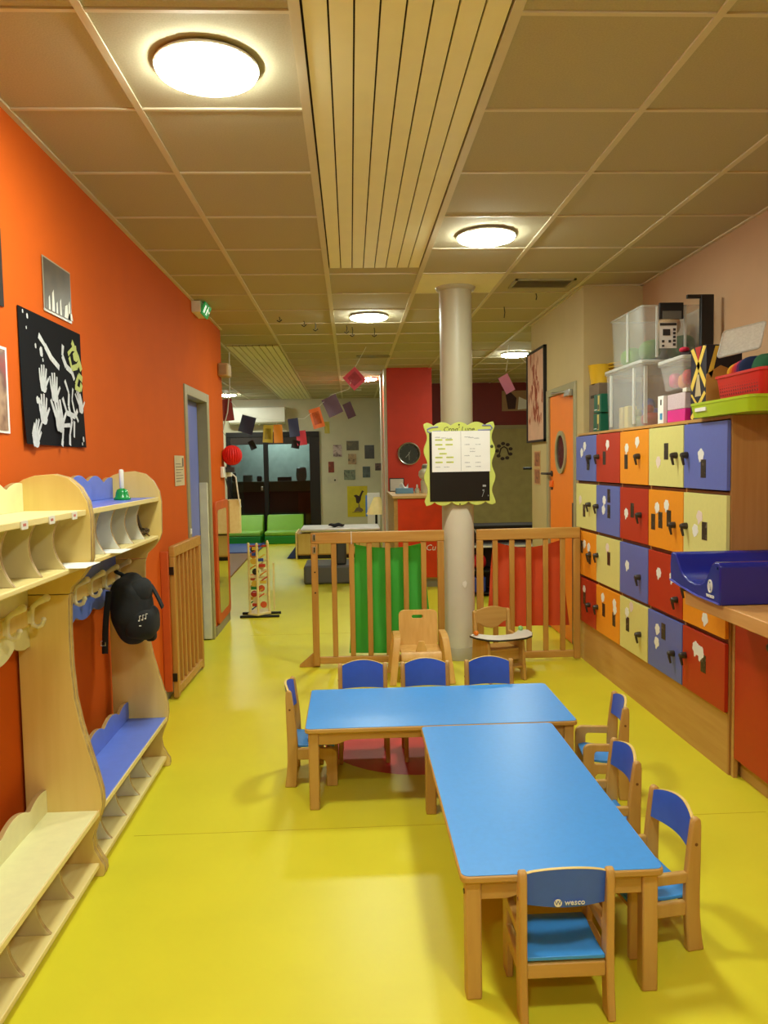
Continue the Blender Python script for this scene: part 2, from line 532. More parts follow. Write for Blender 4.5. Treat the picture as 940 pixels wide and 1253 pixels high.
# ------------------------------------------------------------------ ceiling lamps
M_LAMP = emit('lit_lamp_diffuser', LAMP_COLOR, LAMP_STRENGTH, True)
def lamp(x, y, label, r=0.165):
    t = thing('ceiling_lamp', label, 'lamp', (x, y, CEIL - 0.008), 0, 'round ceiling lamps')
    z = CEIL - 0.008
    MB().lathe([(r * 0.96, 0), (r * 1.0, -0.001), (r * 1.01, -0.008), (r * 0.985, -0.011), (r * 0.96, -0.009)], (x, y, z), 36).build('lamp_rim', M_WHITE, t, smooth=40)
    MB().lathe([(r * 0.98, -0.010), (r * 0.95, -0.020), (r * 0.80, -0.028), (r * 0.5, -0.034), (r * 0.15, -0.036)], (x, y, z), 36).build('diffuser', M_LAMP, t, smooth=50)
    return t
lamp(-0.431, 2.54, 'round lit ceiling lamp left of the slatted strip, largest of the lamps')
lamp(0.792, 4.367, 'round lit ceiling lamp right of the slatted strip, before the pillar')
lamp(0.185, 6.71, 'round lit ceiling lamp just beyond the slatted strip end')
lamp(1.99, 9.14, 'round lit ceiling lamp right of the pillar near the framed picture')
lamp(0.261, 11.57, 'small distant lit ceiling lamp behind the red bunting flag')
lamp(-2.19, 13.9, 'small distant lit ceiling lamp beside the orange wall corner')
lamp(0.796, 0.75, 'round lit ceiling lamp above the viewer on the right')
lamp(-0.43, -0.95, 'round lit ceiling lamp behind the viewer')

# ceiling vents and hanging hooks
def vent(x0, x1, y0, y1, label, n=7):
    t = thing('ceiling_vent', label, 'vent', ((x0 + x1) / 2, (y0 + y1) / 2, CEIL))
    z0, z1 = CEIL - 0.012, CEIL + 0.004
    MB().box(x0, x1, y0, y0 + 0.02, z0, z1).box(x0, x1, y1 - 0.02, y1, z0, z1).box(x0, x0 + 0.02, y0, y1, z0, z1).box(x1 - 0.02, x1, y0, y1, z0, z1).build('vent_frame', M_OLIVE, t)
    B(x0 + 0.02, x1 - 0.02, y0 + 0.02, y1 - 0.02, z0 + 0.01, z1).build('vent_back', M_DARKGAP, t)
    for i in range(n):
        y = y0 + 0.02 + (y1 - y0 - 0.04) * (i + 0.5) / n
        MB().obox(((x0 + x1) / 2, y, z0 + 0.006), (x1 - x0 - 0.04, 0.014, 0.003), Matrix.Rotation(radians(25), 3, 'X')).build('slat', M_OLIVE, t)
vent(1.19, 1.625, 5.42, 5.68, 'rectangular slotted ceiling vent to the right of the pillar')
vent(0.10, 0.50, 9.15, 9.30, 'narrow slotted vent in the far ceiling behind a lamp', 4)
tag(MB().lathe([(0.05, 0), (0.05, -0.01), (0.03, -0.014)], (0.17, 13.4, CEIL), 16).build('ceiling_spot', M_WHITE), 'tiny white spot fitting on the far ceiling', 'spotlight')
hooks = [(-0.59, 6.736, 0.03, 'first dark hook hanging from the ceiling at the left'), (-0.39, 6.943, 0.035, 'dark slanting clip on the ceiling beside the fallen thread'),
         (-0.292, 7.031, 0.06, 'dark hook hanging left of the hooks near the third lamp'), (-0.011, 7.175, 0.06, 'left one of two dark hooks hanging below the third lamp'),
         (0.042, 7.265, 0.075, 'right one of two dark hooks hanging below the third lamp'), (0.251, 7.323, 0.07, 'single dark hook hanging right of the third lamp'),
         (1.305, 6.397, 0.09, 'dark straight cord hanging from the ceiling right of the pillar'), (1.451, 5.898, 0.05, 'short dark cord hanging beside the ceiling vent')]
for i, (x, y, L, lb) in enumerate(hooks):
    m_ = MB().tube([(x, y, CEIL), (x + 0.006, y, CEIL - L * 0.5), (x, y, CEIL - L)], 0.004, 6)
    if i < 6:
        m_.tube([(x - 0.02, y, CEIL - L), (x, y, CEIL - L - 0.014), (x + 0.022, y, CEIL - L + 0.004)], 0.005, 6)
    tag(m_.build('ceiling_hook', M_BLACK, smooth=50), lb, 'hook', 'small hangers on the ceiling')

# ------------------------------------------------------------------ pillar
PX, PY, PR = 0.797, 5.678, 0.118
pl = struct('pillar', MB().lathe([(PR, 0), (PR, CEIL - 0.03), (PR + 0.02, CEIL - 0.022), (PR + 0.03, CEIL - 0.004)], (PX, PY, 0), 48), M_GREYP, 'round light grey pillar in front of the gates', smooth=40)
cov = MB()
cn = 28
def covf(u, v):
    a = radians(200 + 140 * u)
    top = 1.135 - 0.16 * max(0, abs(u - 0.5) * 2 - 0.38) / 0.62
    r = PR + 0.004
    return (PX + r * cos(a), PY + r * sin(a), 0.02 + v * (top - 0.02))
cov.sheet(covf, cn, 10)
cov.build('pillar_wrap', mat('pale_wrap', (218, 212, 194), 0.35, amt=0.02), pl, smooth=60)
MB().prism([(0.826, 0.545), (0.836, 0.56), (0.842, 0.585), (0.832, 0.60), (0.812, 0.59), (0.808, 0.572)], 'xz', PY - PR - 0.006, PY - PR - 0.0015).build('paint_chip', M_WHITE, pl)
MB().lathe([(PR + 0.008, 0), (PR + 0.008, 0.09), (PR + 0.002, 0.1)], (PX, PY, 0), 40).build('pillar_base', M_GREYP, pl, smooth=40)

# ------------------------------------------------------------------ doors
d1 = bpy.data.objects.new('door_1', None); COL.objects.link(d1); tag(d1, 'blue door in an olive metal frame in the orange wall', kind='structure')
fm = MB()
fm.box(XL - 0.17, XL + 0.012, DY0 - 0.07, DY0 + 0.012, 0, DZ + 0.06).box(XL - 0.17, XL + 0.012, DY1 - 0.012, DY1 + 0.08, 0, DZ + 0.06).box(XL - 0.169, XL + 0.0115, DY0 + 0.012, DY1 - 0.012, DZ - 0.012, DZ + 0.06)
fm.build('door_frame', M_OLIVE, d1, bevel=0.004)
leaf = B(XL - 0.115, XL - 0.075, DY0 + 0.014, DY1 - 0.014, 0.008, DZ - 0.014).build('door_leaf', mat('blue_door_paint', (112, 124, 196), 0.45, amt=0.02), d1)
MB().lathe([(0.018, 0), (0.018, 0.01)], (XL - 0.075, DY0 + 0.06, 1.32), 14, 'x').build('lock_cylinder', M_DARK, leaf, smooth=40)
B(XL - 0.074, XL - 0.004, DY1 - 0.034, DY1 - 0.013, 0.01, 1.34).build('finger_guard', mat('ivory_plastic', (236, 230, 196), 0.35), d1, bevel=0.004)
B(XL + 0.001, XL + 0.02, DY0 - 0.05, DY0 - 0.02, 0.98, 1.02).build('latch', M_WHITE, d1, bevel=0.003)

d2 = bpy.data.objects.new('door_2', None); COL.objects.link(d2); tag(d2, 'orange door with an oval porthole in the cream wall', kind='structure')
fm = MB().box(XR - 0.014, XR + 0.18, RY0 - 0.05, RY0 + 0.01, 0, RZ + 0.05).box(XR - 0.014, XR + 0.18, RY1 - 0.01, RY1 + 0.06, 0, RZ + 0.05).box(XR - 0.0135, XR + 0.179, RY0 + 0.01, RY1 - 0.01, RZ - 0.01, RZ + 0.05)
fm.build('door_frame', M_OLIVE, d2, bevel=0.004)
leaf = B(XR + 0.004, XR + 0.044, RY0 + 0.012, RY1 - 0.012, 0.008, RZ - 0.012).build('door_leaf', mat('orange_door_paint', (244, 132, 34), 0.42, amt=0.02), d2)
pcy, pcz = 6.255, 1.54
ring = MB(); n = 36
vs, fs = [], []
for (r, x) in ((0.155, XR + 0.004), (0.155, XR - 0.012), (0.125, XR - 0.012), (0.125, XR + 0.02)):
    for j in range(n):
        a = 2 * pi * j / n
        vs.append((x, pcy + r * cos(a), pcz + r * 1.14 * sin(a)))
for i in range(3):
    for j in range(n):
        fs.append((i * n + j, (i + 1) * n + j, (i + 1) * n + (j + 1) % n, i * n + (j + 1) % n))
ring.add(vs, fs)
ring.build('porthole_rim', M_OLIVE, leaf, smooth=40)
MB().prism([(pcy + 0.127 * cos(2 * pi * j / 36), pcz + 0.145 * sin(2 * pi * j / 36)) for j in range(36)], 'yz', XR - 0.002, XR + 0.003).build('porthole_glass', mat('dark_glass', (40, 36, 40), 0.08), leaf)
MB().box(XR - 0.04, XR + 0.004, RY0 + 0.02, RY0 + 0.18, RZ - 0.055, RZ - 0.005).tube([(XR - 0.02, RY0 + 0.1, RZ - 0.02), (XR - 0.09, RY0 + 0.34, RZ - 0.012), (XR - 0.01, RY0 + 0.56, RZ + 0.01)], 0.009, 8).build('door_closer', M_STEEL, d2, bevel=0.003)
def lever(nm, x, y, z, par, dy=0.11):
    h = MB().lathe([(0.026, 0), (0.026, -0.01)], (x, y, z), 14, 'x')
    h.tube([(x - 0.008, y, z), (x - 0.045, y, z), (x - 0.052, y + dy * 0.2, z), (x - 0.052, y + dy, z)], 0.01, 8)
    h.box(x - 0.008, x, y - 0.018, y + 0.018, z - 0.14, z - 0.09)
    return h.build(nm, M_DARK, par, smooth=40)
lever('door_handle', XR + 0.004, RY1 - 0.07, 1.36, leaf, 0.16)
B(XR - 0.012, XR + 0.004, RY1 - 0.11, RY1 - 0.03, 1.245, 1.30).build('orange_latch', mat('orange_plastic', (240, 110, 20), 0.4), leaf, bevel=0.004)
B(XR - 0.012, XR + 0.004, RY0 + 0.006, RY0 + 0.05, 0.02, 1.14).build('hinge_guard', M_DARK, leaf, bevel=0.003)
# lever of the door on the end of the cream wall
t = thing('door_lever', 'black lever handle sticking out past the cream wall end', 'handle', (XR - 0.02, 7.29, 1.40))
MB().lathe([(0.025, 0), (0.025, 0.012)], (XR + 0.07, 7.271, 1.40), 14, 'y').tube([(XR + 0.07, 7.27, 1.40), (XR + 0.07, 7.33, 1.40), (XR + 0.05, 7.34, 1.40), (XR - 0.07, 7.34, 1.40)], 0.012, 8).build('lever', M_BLACK, t, smooth=40)

# ------------------------------------------------------------------ far window and the night room behind it
w1 = bpy.data.objects.new('window_1', None); COL.objects.link(w1); tag(w1, 'black framed glazed door and window in the end wall', kind='structure')
M_WIN = mat('black_window_frame', (22, 20, 20), 0.4)
wf = MB()
wf.box(WX0, WX1, YB - 0.03, YB + 0.1, WZ - 0.10, WZ).box(WX0, WX0 + 0.08, YB - 0.03, YB + 0.1, 0, WZ - 0.1).box(WX1 - 0.20, WX1, YB - 0.03, YB + 0.1, 0, WZ - 0.1).box(WX0 + 0.08, WX1 - 0.2, YB - 0.03, YB + 0.1, 0, 0.12)
wf.build('window_frame', M_WIN, w1, bevel=0.005)
B(-1.70, -1.615, YB - 0.03, YB + 0.1, 0.12, WZ - 0.1).build('mullion', M_WIN, w1, bevel=0.004)
B(WX0 + 0.08, WX1 - 0.2, YB - 0.02, YB + 0.08, WZ - 0.24, WZ - 0.1).build('roller_blind_box', mat('dark_brown_blind', (46, 36, 30), 0.6), w1, bevel=0.004)
MG = window_glass('window_glass')
B(WX0 + 0.08, -1.70, YB + 0.03, YB + 0.038, 0.12, WZ - 0.24).build('pane', MG, w1)
B(-1.615, WX1 - 0.2, YB + 0.03, YB + 0.038, 0.12, WZ - 0.24).build('pane', MG, w1)
B(-1.76, -1.72, YB - 0.05, YB - 0.03, 0.98, 1.06).build('window_handle', M_STEEL, w1, bevel=0.004)
nr = bpy.data.objects.new('wall_night_room', None); COL.objects.link(nr); tag(nr, 'dim pantry seen through the dark window', kind='structure')
B(-4.2, 1.2, 18.6, 18.7, 0, 2.9).build('pantry_wall', mat('pale_teal_wall', (206, 214, 204), 0.6), nr)
B(-4.2, 1.2, 15.3, 18.7, -0.06, -0.005).build('pantry_floor', mat('brown_floor', (64, 44, 34), 0.6), nr)
B(-4.2, 1.2, 15.25, 18.7, 2.75, 2.8).build('pantry_ceiling', M_WHITEW, nr)
MB().box(-4.3, -4.2, 15.25, 18.7, 0, 2.8).box(1.2, 1.3, 15.25, 18.7, 0, 2.8).build('pantry_side_wall', mat('grey_green_side_wall', (110, 120, 110), 0.6), nr)
t = thing('pantry_counter', 'brown counter seen through the dark window', 'counter', (-1.6, 17.0, 0))
B(-3.8, 0.6, 16.6, 17.2, 0.9, 1.12).build('worktop', mat('olive_counter', (110, 100, 70), 0.5), t)
B(-3.7, 0.5, 16.66, 17.1, 0, 0.9).build('body', mat('dark_brown_counter', (70, 40, 30), 0.5), t)
B(-1.15, -0.55, 16.645, 16.66, 0.2, 0.86).build('door', mat('rust_red_panel', (110, 46, 32), 0.5), t)
t = thing('pantry_cupboard', 'grey-green cupboard behind the dark window on the right', 'cupboard', (-0.6, 18.3, 0))
B(-0.95, -0.1, 18.0, 18.59, 0, 1.95).build('body', mat('grey_green_cupboard', (110, 130, 120), 0.5), t, bevel=0.01)
B(-0.93, -0.53, 17.985, 18.0, 0.1, 1.9).build('door', mat('grey_green_door', (118, 138, 128), 0.5), t)
B(-0.51, -0.12, 17.985, 18.0, 0.1, 1.9).build('door', MATS['grey_green_door'], t)
for i, (x, h, wd, c, lb) in enumerate([(-2.55, 0.2, 0.10, (40, 44, 44), 'dark coffee jug on the pantry counter behind the left pane'), (-2.25, 0.14, 0.2, (150, 156, 150), 'grey dish rack on the pantry counter behind the left pane'),
        (-2.0, 0.12, 0.12, (60, 66, 66), 'small dark pot on the pantry counter beside the dish rack'), (-1.45, 0.09, 0.3, (52, 60, 58), 'flat dark tray on the pantry counter behind the right pane'), (-1.08, 0.3, 0.24, (170, 160, 158), 'pale box on the pantry counter behind the right pane')]):
    m_ = MB()
    if i % 2 == 0:
        m_.lathe([(wd * 0.4, 1.12), (wd * 0.5, 1.12 + h * 0.4), (wd * 0.45, 1.12 + h * 0.9), (wd * 0.3, 1.12 + h)], (x, 16.85, 0), 14)
    else:
        m_.prism(rrect(x - wd / 2, x + wd / 2, 16.75, 16.95, 0.03), 'xy', 1.12, 1.12 + h)
    tag(m_.build('kitchenware', mat('kitchenware_%d' % i, c, 0.4), bevel=0.006), lb, 'kitchenware')
t = thing('added_pantry_lamp', 'unseen lamp added to light the pantry behind the dark window', 'lamp', (-1.7, 17.9, 2.73))  # unseen lamp, added to brighten the room behind the glass
MB().lathe([(0.16, 2.749), (0.16, 2.71), (0.05, 2.69)], (-1.7, 17.9, 0), 20).build('diffuser', emit('added_pantry_light', (0.85, 1.0, 0.95), 110, True), t)

# air conditioner
t = thing('air_conditioner', 'long white air conditioner above the dark window', 'air conditioner', (-1.75, 15.0, 2.27))
MB().prism([(14.86, 2.30), (14.84, 2.36), (14.85, 2.58), (14.88, 2.60), (15.1, 2.60), (15.1, 2.27), (14.92, 2.27)], 'yz', -2.32, -1.24).build('casing', M_WHITE, t, bevel=0.008)
B(-2.28, -1.28, 14.85, 14.9, 2.272, 2.285).build('louver', M_OLIVE, t)
for x in (-2.1, -1.75, -1.4):
    B(x, x + 0.02, 14.845, 14.9, 2.245, 2.27).build('clip', M_OLIVE, t)

# ------------------------------------------------------------------ coat-rack units on the left wall
M_PLYEDGE = wood('plywood_edge', (190, 160, 104), (160, 128, 78), 'y')
def wavy(x0, x1, zlow, zhigh, amp, n, phase=0.0, k=60, up=True):
    """outline of a board (y, z) whose upper (or lower) edge is scalloped"""
    top = []
    for i in range(k + 1):
        u = i / k
        s_ = abs(sin(pi * (n * u + phase)))
        env = 0.6 * amp * sin(pi * u)
        top.append((x0 + (x1 - x0) * u, (zhigh - 1.6 * amp + amp * s_ ** 0.8 + env) if up else (zlow + 1.6 * amp - amp * s_ ** 0.8 - env)))
    return ([(x0, zlow), (x1, zlow)] + top[::-1]) if up else ([(x1, zhigh), (x0, zhigh)] + top)

SIDE = [(-1.19, 1.40), (-1.175, 1.425), (-1.145, 1.444), (-1.105, 1.457), (-1.041, 1.461), (-0.99, 1.447), (-0.953, 1.412), (-0.927, 1.362), (-0.919, 1.31), (-0.922, 1.16),
        (-0.932, 1.13), (-0.962, 1.09), (-0.995, 1.06), (-1.008, 1.02), (-1.012, 0.9), (-1.011, 0.78), (-1.003, 0.66), (-0.985, 0.56), (-0.958, 0.455), (-0.935, 0.37), (-0.922, 0.31), (-0.92, 0.265), (-0.93, 0.22),
        (-0.950, 0.175), (-0.960, 0.14), (-0.955, 0.10), (-0.935, 0.06), (-0.922, 0.04), (-0.92, 0.015), (-0.926, 0.0), (-1.19, 0.0)]
def divider(zt, zb, xf, xb, dep):
    pts = [(xb, zb), (xf, zb)]
    for i in range(1, 12):
        u = i / 12
        pts.append((xf - dep * sin(pi * u) ** 0.8 - 0.012 * u, zb + (zt - zb) * u))
    return pts + [(xf - 0.012, zt), (xb, zt)]

def coat_unit(y0, y1, label, face, divm, seatm):
    t = thing('coat_rack_bench', label, 'coat rack', (-1.05, (y0 + y1) / 2, 0), 0, 'coat rack benches on the orange wall')
    for y in (y0, y1 - 0.02):
        up_ = [p for p in SIDE if p[1] > 1.04] + [(-1.002, 1.037), (-1.19, 1.037)]
        lo_ = [(-1.19, 1.0345), (-1.003, 1.0345)] + [p for p in SIDE if p[1] < 1.03]
        MB().prism(up_, 'xz', y, y + 0.02).build('upper_side_panel', M_BIRCH, t, bevel=0.002, edge=M_PLYEDGE)
        MB().prism(lo_, 'xz', y, y + 0.02).build('lower_side_panel', M_BIRCH, t, bevel=0.002, edge=M_PLYEDGE)
    a, b = y0 + 0.02, y1 - 0.02
    B(-1.185, -0.937, a, b, 1.315, 1.333).build('top_shelf', face, t, bevel=0.003)
    B(-0.937, -0.932, a, b, 1.314, 1.334).build('shelf_edge', M_PALEWOOD, t, bevel=0.002)
    B(-1.185, -0.937, a, b, 1.13, 1.148).build('cubby_floor', M_PALEWOOD, t, bevel=0.004)
    MB().prism(wavy(a, b, 1.333, 1.450, 0.03, 4.5, 0.12), 'yz', -1.165, -1.147).build('top_board', face, t, bevel=0.002, edge=M_PLYEDGE)
    B(-1.188, -1.178, a, b, 1.148, 1.315).build('cubby_back', divm, t)
    for k in range(4):
        y = y0 + 0.215 + 0.19 * k
        MB().prism(divider(1.315, 1.148, -0.948, -1.178, 0.03), 'xz', y, y + 0.014).build('cubby_divider', divm, t, bevel=0.002, edge=M_PLYEDGE)
    MB().prism(wavy(a, b, 0.835, 1.13, 0.028, 4.5, 0.1, up=False), 'yz', -1.165, -1.147).build('back_board', face, t, bevel=0.002, edge=M_PLYEDGE)
    rail = B(-1.147, -1.128, a, b, 0.935, 0.995).build('hook_rail', M_BIRCH, t, bevel=0.003)
    for k in range(5):
        y = y0 + 0.145 + 0.192 * k
        h = MB()
        h.tube([(-1.118, y, 0.945), (-1.116, y, 0.985), (-1.112, y, 1.002), (-1.098, y, 1.014), (-1.080, y, 1.024), (-1.066, y, 1.032)], [0.0085, 0.0085, 0.0085, 0.009, 0.0115, 0.012], 10)
        h.blob((-1.064, y, 1.033), (0.0135, 0.0135, 0.0135), 1, 10, 8)
        h.tube([(-1.118, y, 0.955), (-1.112, y, 0.938), (-1.098, y, 0.932), (-1.084, y, 0.938), (-1.077, y, 0.955)], [0.008] * 5, 8)
        h.blob((-1.077, y, 0.957), (0.010, 0.010, 0.010), 1, 8, 6)
        h.box(-1.13, -1.112, y - 0.008, y + 0.008, 0.945, 0.99)
        h.build('coat_hook', mat('ivory_hook_plastic', (240, 232, 196), 0.35), rail, smooth=50)
    MB().prism(rrect(-1.13, -0.936, a, b, 0.004), 'xy', 0.229, 0.247).build('seat', seatm, t, bevel=0.003)
    B(-0.936, -0.930, a, b, 0.228, 0.248).build('seat_edge', M_PALEWOOD, t, bevel=0.002)
    MB().prism(wavy(a, b, 0.247, 0.352, 0.030, 4.5, 0.2), 'yz', -1.132, -1.114).build('seat_back', face, t, bevel=0.002, edge=M_PLYEDGE)
    for k in range(4):
        y = y0 + 0.15 + 0.193 * k
        MB().prism(divider(0.229, 0.052, -0.948, -1.17, 0.036), 'xz', y, y + 0.014).build('shoe_divider', divm, t, bevel=0.002, edge=M_PLYEDGE)
    B(-1.185, -0.938, a, b, 0.034, 0.052).build('shoe_shelf', M_PALEWOOD, t, bevel=0.003)
    B(-1.185, -0.96, a, b, 0.0, 0.034).build('plinth', M_BEIGEBOARD, t)
    return t
coat_unit(1.76, 2.742, 'cream coat rack bench with empty hooks, cut off by the photo edge', M_UNITCREAM, M_BEIGEBOARD, M_UNITCREAM)
coat_unit(2.748, 3.755, 'blue seated coat rack bench with the black backpack on its hook', M_UNITBLUE, M_WHITEBOARD, M_UNITBLUE)
# tags, papers, bell, cords on the units
for i, (y, lb) in enumerate([(2.205, 'white name tag on the cream shelf edge, nearest the viewer'), (2.405, 'white name tag on the cream shelf edge, middle one'), (2.60, 'white name tag on the cream shelf edge, next to the arched panel')]):
    M_ = MB().prism(rrect(y - 0.022, y + 0.022, 1.309, 1.334, 0.004), 'yz', -0.9317, -0.928)
    o = M_.build('name_tag', M_WHITE)
    MB().box(-0.9281, -0.9276, y - 0.012, y + 0.008, 1.318, 1.326).build('red_mark', mat('faded_red_print', (214, 120, 110), 0.6), o)
    tag(o, lb, 'tag', 'name tags on the cream shelf')
def curled(x0, x1, y0, y1, z, lift, name, label, cat, m_=M_PAPER, th=0.0012):
    m2 = MB().sheet(lambda u, v: (x0 + (x1 - x0) * u, y0 + (y1 - y0) * v, z + lift * u * u * (0.6 + 0.4 * v)), 6, 4, (0, 0, th))
    return tag(m2.build(name, m_, smooth=50), label, cat)
curled(-1.10, -0.885, 2.55, 2.71, 1.1485, -0.0, 'paper_sheet', 'white paper sheet sticking out of the cream cubby at the arched panel', 'paper')
curled(-1.10, -0.895, 2.985, 3.13, 1.1485, 0.0, 'paper_sheet', 'white paper sheet sticking out of the blue unit cubby', 'paper')
t = thing('hand_bell', 'green hand bell with white handle on the blue unit shelf', 'bell', (-1.035, 3.50, 1.333))
c_ = (-1.035, 3.50, 1.334)
MB().lathe([(0.036, 0), (0.038, 0.006), (0.030, 0.014), (0.027, 0.032), (0.022, 0.046), (0.008, 0.052)], c_, 24).build('bell_cup', mat('green_enamel', (22, 150, 66), 0.25), t, smooth=50)
MB().lathe([(0.007, 0.05), (0.0095, 0.055), (0.0105, 0.13), (0.008, 0.136), (0.002, 0.138)], c_, 16).build('handle', M_WHITE, t, smooth=50)
m_ = MB()
for k in range(7):
    a0 = k * 0.9
    pts = [(-1.0 + 0.028 * cos(a0 + j * 0.5) + 0.01 * cos(2 * j), 3.66 + 0.030 * sin(a0 + j * 0.5), 1.153 + 0.012 * abs(sin(j + k)) + 0.004 * k) for j in range(9)]
    m_.tube(pts, 0.0035, 6)
m_.tube([(-1.0, 3.69, 1.16), (-1.02, 3.70, 1.21), (-1.03, 3.70, 1.25)], 0.008, 8)
tag(m_.build('cord_tangle', mat('bronze_cord', (92, 72, 40), 0.4), smooth=60), 'tangle of dark cords in the last cubby of the blue unit', 'cords')

# backpack
bx, by, bz = -1.005, 3.50, 0.835
bp = thing('backpack', 'black canvas backpack hanging from the blue unit hook', 'backpack', (bx, by, 0.66))
def bagf(p):
    t_ = (p.z + 0.18) / 0.36
    k = 1.0 - 0.38 * max(0, t_ - 0.45) ** 1.4 - 0.06 * (1 - t_)
    return Vector((p.x * k + 0.03 * (1 - t_) - 0.02, p.y * k + 0.008 * sin(p.z * 40), p.z + 0.008 * sin(p.y * 30 + p.x * 20)))
MB().blob((bx, by, bz), (0.115, 0.145, 0.185), 0.72, 32, 22, bagf).build('bag_body', M_FABRICBLACK, bp, smooth=80)
MB().blob((bx + 0.055, by - 0.02, bz - 0.075), (0.085, 0.125, 0.085), 0.6, 24, 14, lambda p: Vector((p.x, p.y, p.z + 0.006 * sin(p.y * 45)))).build('front_pocket', M_FABRICBLACK, bp, smooth=80)
MB().blob((bx + 0.03, by + 0.0, bz + 0.09), (0.075, 0.112, 0.075), 0.8, 24, 12).build('top_flap', M_FABRICBLACK, bp, smooth=80)
MB().tube([(bx - 0.045, by + 0.02, bz + 0.12), (-1.05, 3.505, 0.99), (-1.082, 3.515, 1.005), (-1.05, 3.525, 0.985), (bx - 0.045, by + 0.05, bz + 0.12)], 0.009, 8).build('hanging_loop', M_FABRICBLACK, bp, smooth=60)
st = MB().sheet(lambda u, v: (bx + 0.085 + 0.075 * u, by + 0.04 + 0.05 * v - 0.05 * u, bz + 0.105 - 0.085 * u - 0.03 * u * u), 8, 3, (0.004, 0.0, 0.012))
st.build('side_strap', M_FABRICBLACK, bp, smooth=60)
s2 = MB().sheet(lambda u, v: (bx - 0.1 + 0.03 * v - 0.035 * u, by - 0.155 - 0.02 * sin(pi * u), bz + 0.12 - 0.33 * u), 10, 2, (0.006, -0.008, 0))
sp = s2.build('shoulder_strap', M_FABRICBLACK, bp, smooth=60)
MB().tube([(bx - 0.132, by - 0.172, bz - 0.14), (bx - 0.108, by - 0.172, bz - 0.14), (bx - 0.108, by - 0.172, bz - 0.165), (bx - 0.132, by - 0.172, bz - 0.165)], 0.003, 6, True).build('buckle', M_STEEL, sp, smooth=60)
MB().blob((bx + 0.08, by + 0.06, bz - 0.17), (0.028, 0.04, 0.026), 0.6, 12, 8).build('bottom_tab', M_FABRICBLACK, bp, smooth=60)
# white stitched motif on the pocket
mo = MB()
def pk(u, v):
    return Vector((bx + 0.055 + u, by - 0.1465, bz - 0.075 + v))
for k, (u, v) in enumerate([(0.02, 0.045), (0.038, 0.05), (0.055, 0.056)]):
    mo.obox(pk(u, v), (0.0025, 0.002, 0.026)); mo.obox(pk(u - 0.004, v - 0.013), (0.008, 0.002, 0.007)); mo.obox(pk(u + 0.005, v + 0.012), (0.008, 0.002, 0.003))
mo.obox(pk(0.022, 0.005), (0.012, 0.002, 0.005))
mo.build('stitched_notes', M_WHITE, bp)

for o_ in bp.children:
    for w_ in [o_] + list(o_.children):
        for v_ in w_.data.vertices:
            p = v_.co + Vector((bx, by, 0.66))
            if w_.name.split('.')[0] != 'hanging_loop':
                c0 = Vector((bx + 0.0, by + 0.0, bz + 0.02))
                v_.co = c0 + Vector(((p.x - c0.x) * 0.80, (p.y - c0.y) * 0.82, (p.z - c0.z) * 0.84)) - Vector((bx, by, 0.66))
# ------------------------------------------------------------------ things on the orange wall
def wall_sheet(name, label, cat, y0, y1, z0, z1, m_, x=XL + 0.0015, curl=0.0, parent=None, group=None):
    mb = MB().sheet(lambda u, v: (x + 0.001 + curl * (1 - v) ** 3 * (0.5 + 0.5 * cos(5 * u)), y0 + (y1 - y0) * u, z0 + (z1 - z0) * v), 8, 8, (-0.001, 0, 0))
    o = mb.build(name, m_, parent, smooth=60)
    return tag(o, label, cat, group) if not parent else o
pbx = XL + 0.004
po = wall_sheet('handprint_poster', 'large black sheet with white handprints and paint streaks on the orange wall', 'poster', 2.865, 3.508, 1.572, 2.076, mat('black_card', (14, 14, 19), 0.85, amt=0.04, spec=0.2), pbx, 0.012)
def PP(u, v, dx=0.0):     # position on the poster, v measured downwards
    return (pbx + 0.0028 + dx + 0.012 * v ** 3, 2.865 + 0.643 * u, 2.076 - 0.504 * v)
def stroke(mb, pts, wd, dx=0.0):
    P_ = [Vector(PP(u, v, dx)) for u, v in pts]
    for i in range(len(P_) - 1):
        a, b = P_[i], P_[i + 1]
        d = (b - a)
        n_ = Vector((0, -d.z, d.y)).normalized() * wd / 2
        n2 = n_ * (0.7 + 0.6 * ((i * 37) % 10) / 10)
        mb.add([a - n_, a + n_, b + n2, b - n2], [(0, 1, 2, 3)])
def blot(mb, u, v, ru, rv, dx=0.0, n=14):
    c = Vector(PP(u, v, dx))
    mb.add([c + Vector((0, ru * cos(2 * pi * j / n) * (0.85 + 0.3 * ((j * 29) % 7) / 7), rv * sin(2 * pi * j / n) * (0.85 + 0.3 * ((j * 17) % 5) / 5))) for j in range(n)], [tuple(range(n))])
paint = MB()
def hand(u, v, s=1.0, tilt=0.0):
    for i, (du, l) in enumerate([(-0.04, 0.09), (-0.013, 0.12), (0.014, 0.125), (0.04, 0.10)]):
        stroke(paint, [(u + du * s * 0.9, v), (u + (du * 1.3 + tilt) * s, v - l * s)], 0.017 * s, 0.0002 * i)
    blot(paint, u, v + 0.03 * s, 0.034 * s, 0.034 * s, 0.001)
    stroke(paint, [(u + 0.04 * s, v + 0.03 * s), (u + 0.09 * s, v - 0.03 * s)], 0.016 * s, 0.0013)
hand(0.30, 0.50, 1.0, 0.01); hand(0.47, 0.55, 1.1, 0.0); hand(0.27, 0.74, 1.1, 0.01); hand(0.12, 0.93, 1.0, 0.06); hand(0.52, 0.76, 1.4, -0.03); hand(0.93, 0.62, 0.9, -0.05)
stroke(paint, [(0.27, 0.16), (0.36, 0.22), (0.45, 0.30), (0.58, 0.36)], 0.026, 0.0004)
stroke(paint, [(0.66, 0.16), (0.64, 0.25), (0.70, 0.33), (0.80, 0.36), (0.84, 0.42)], 0.026, 0.0005)
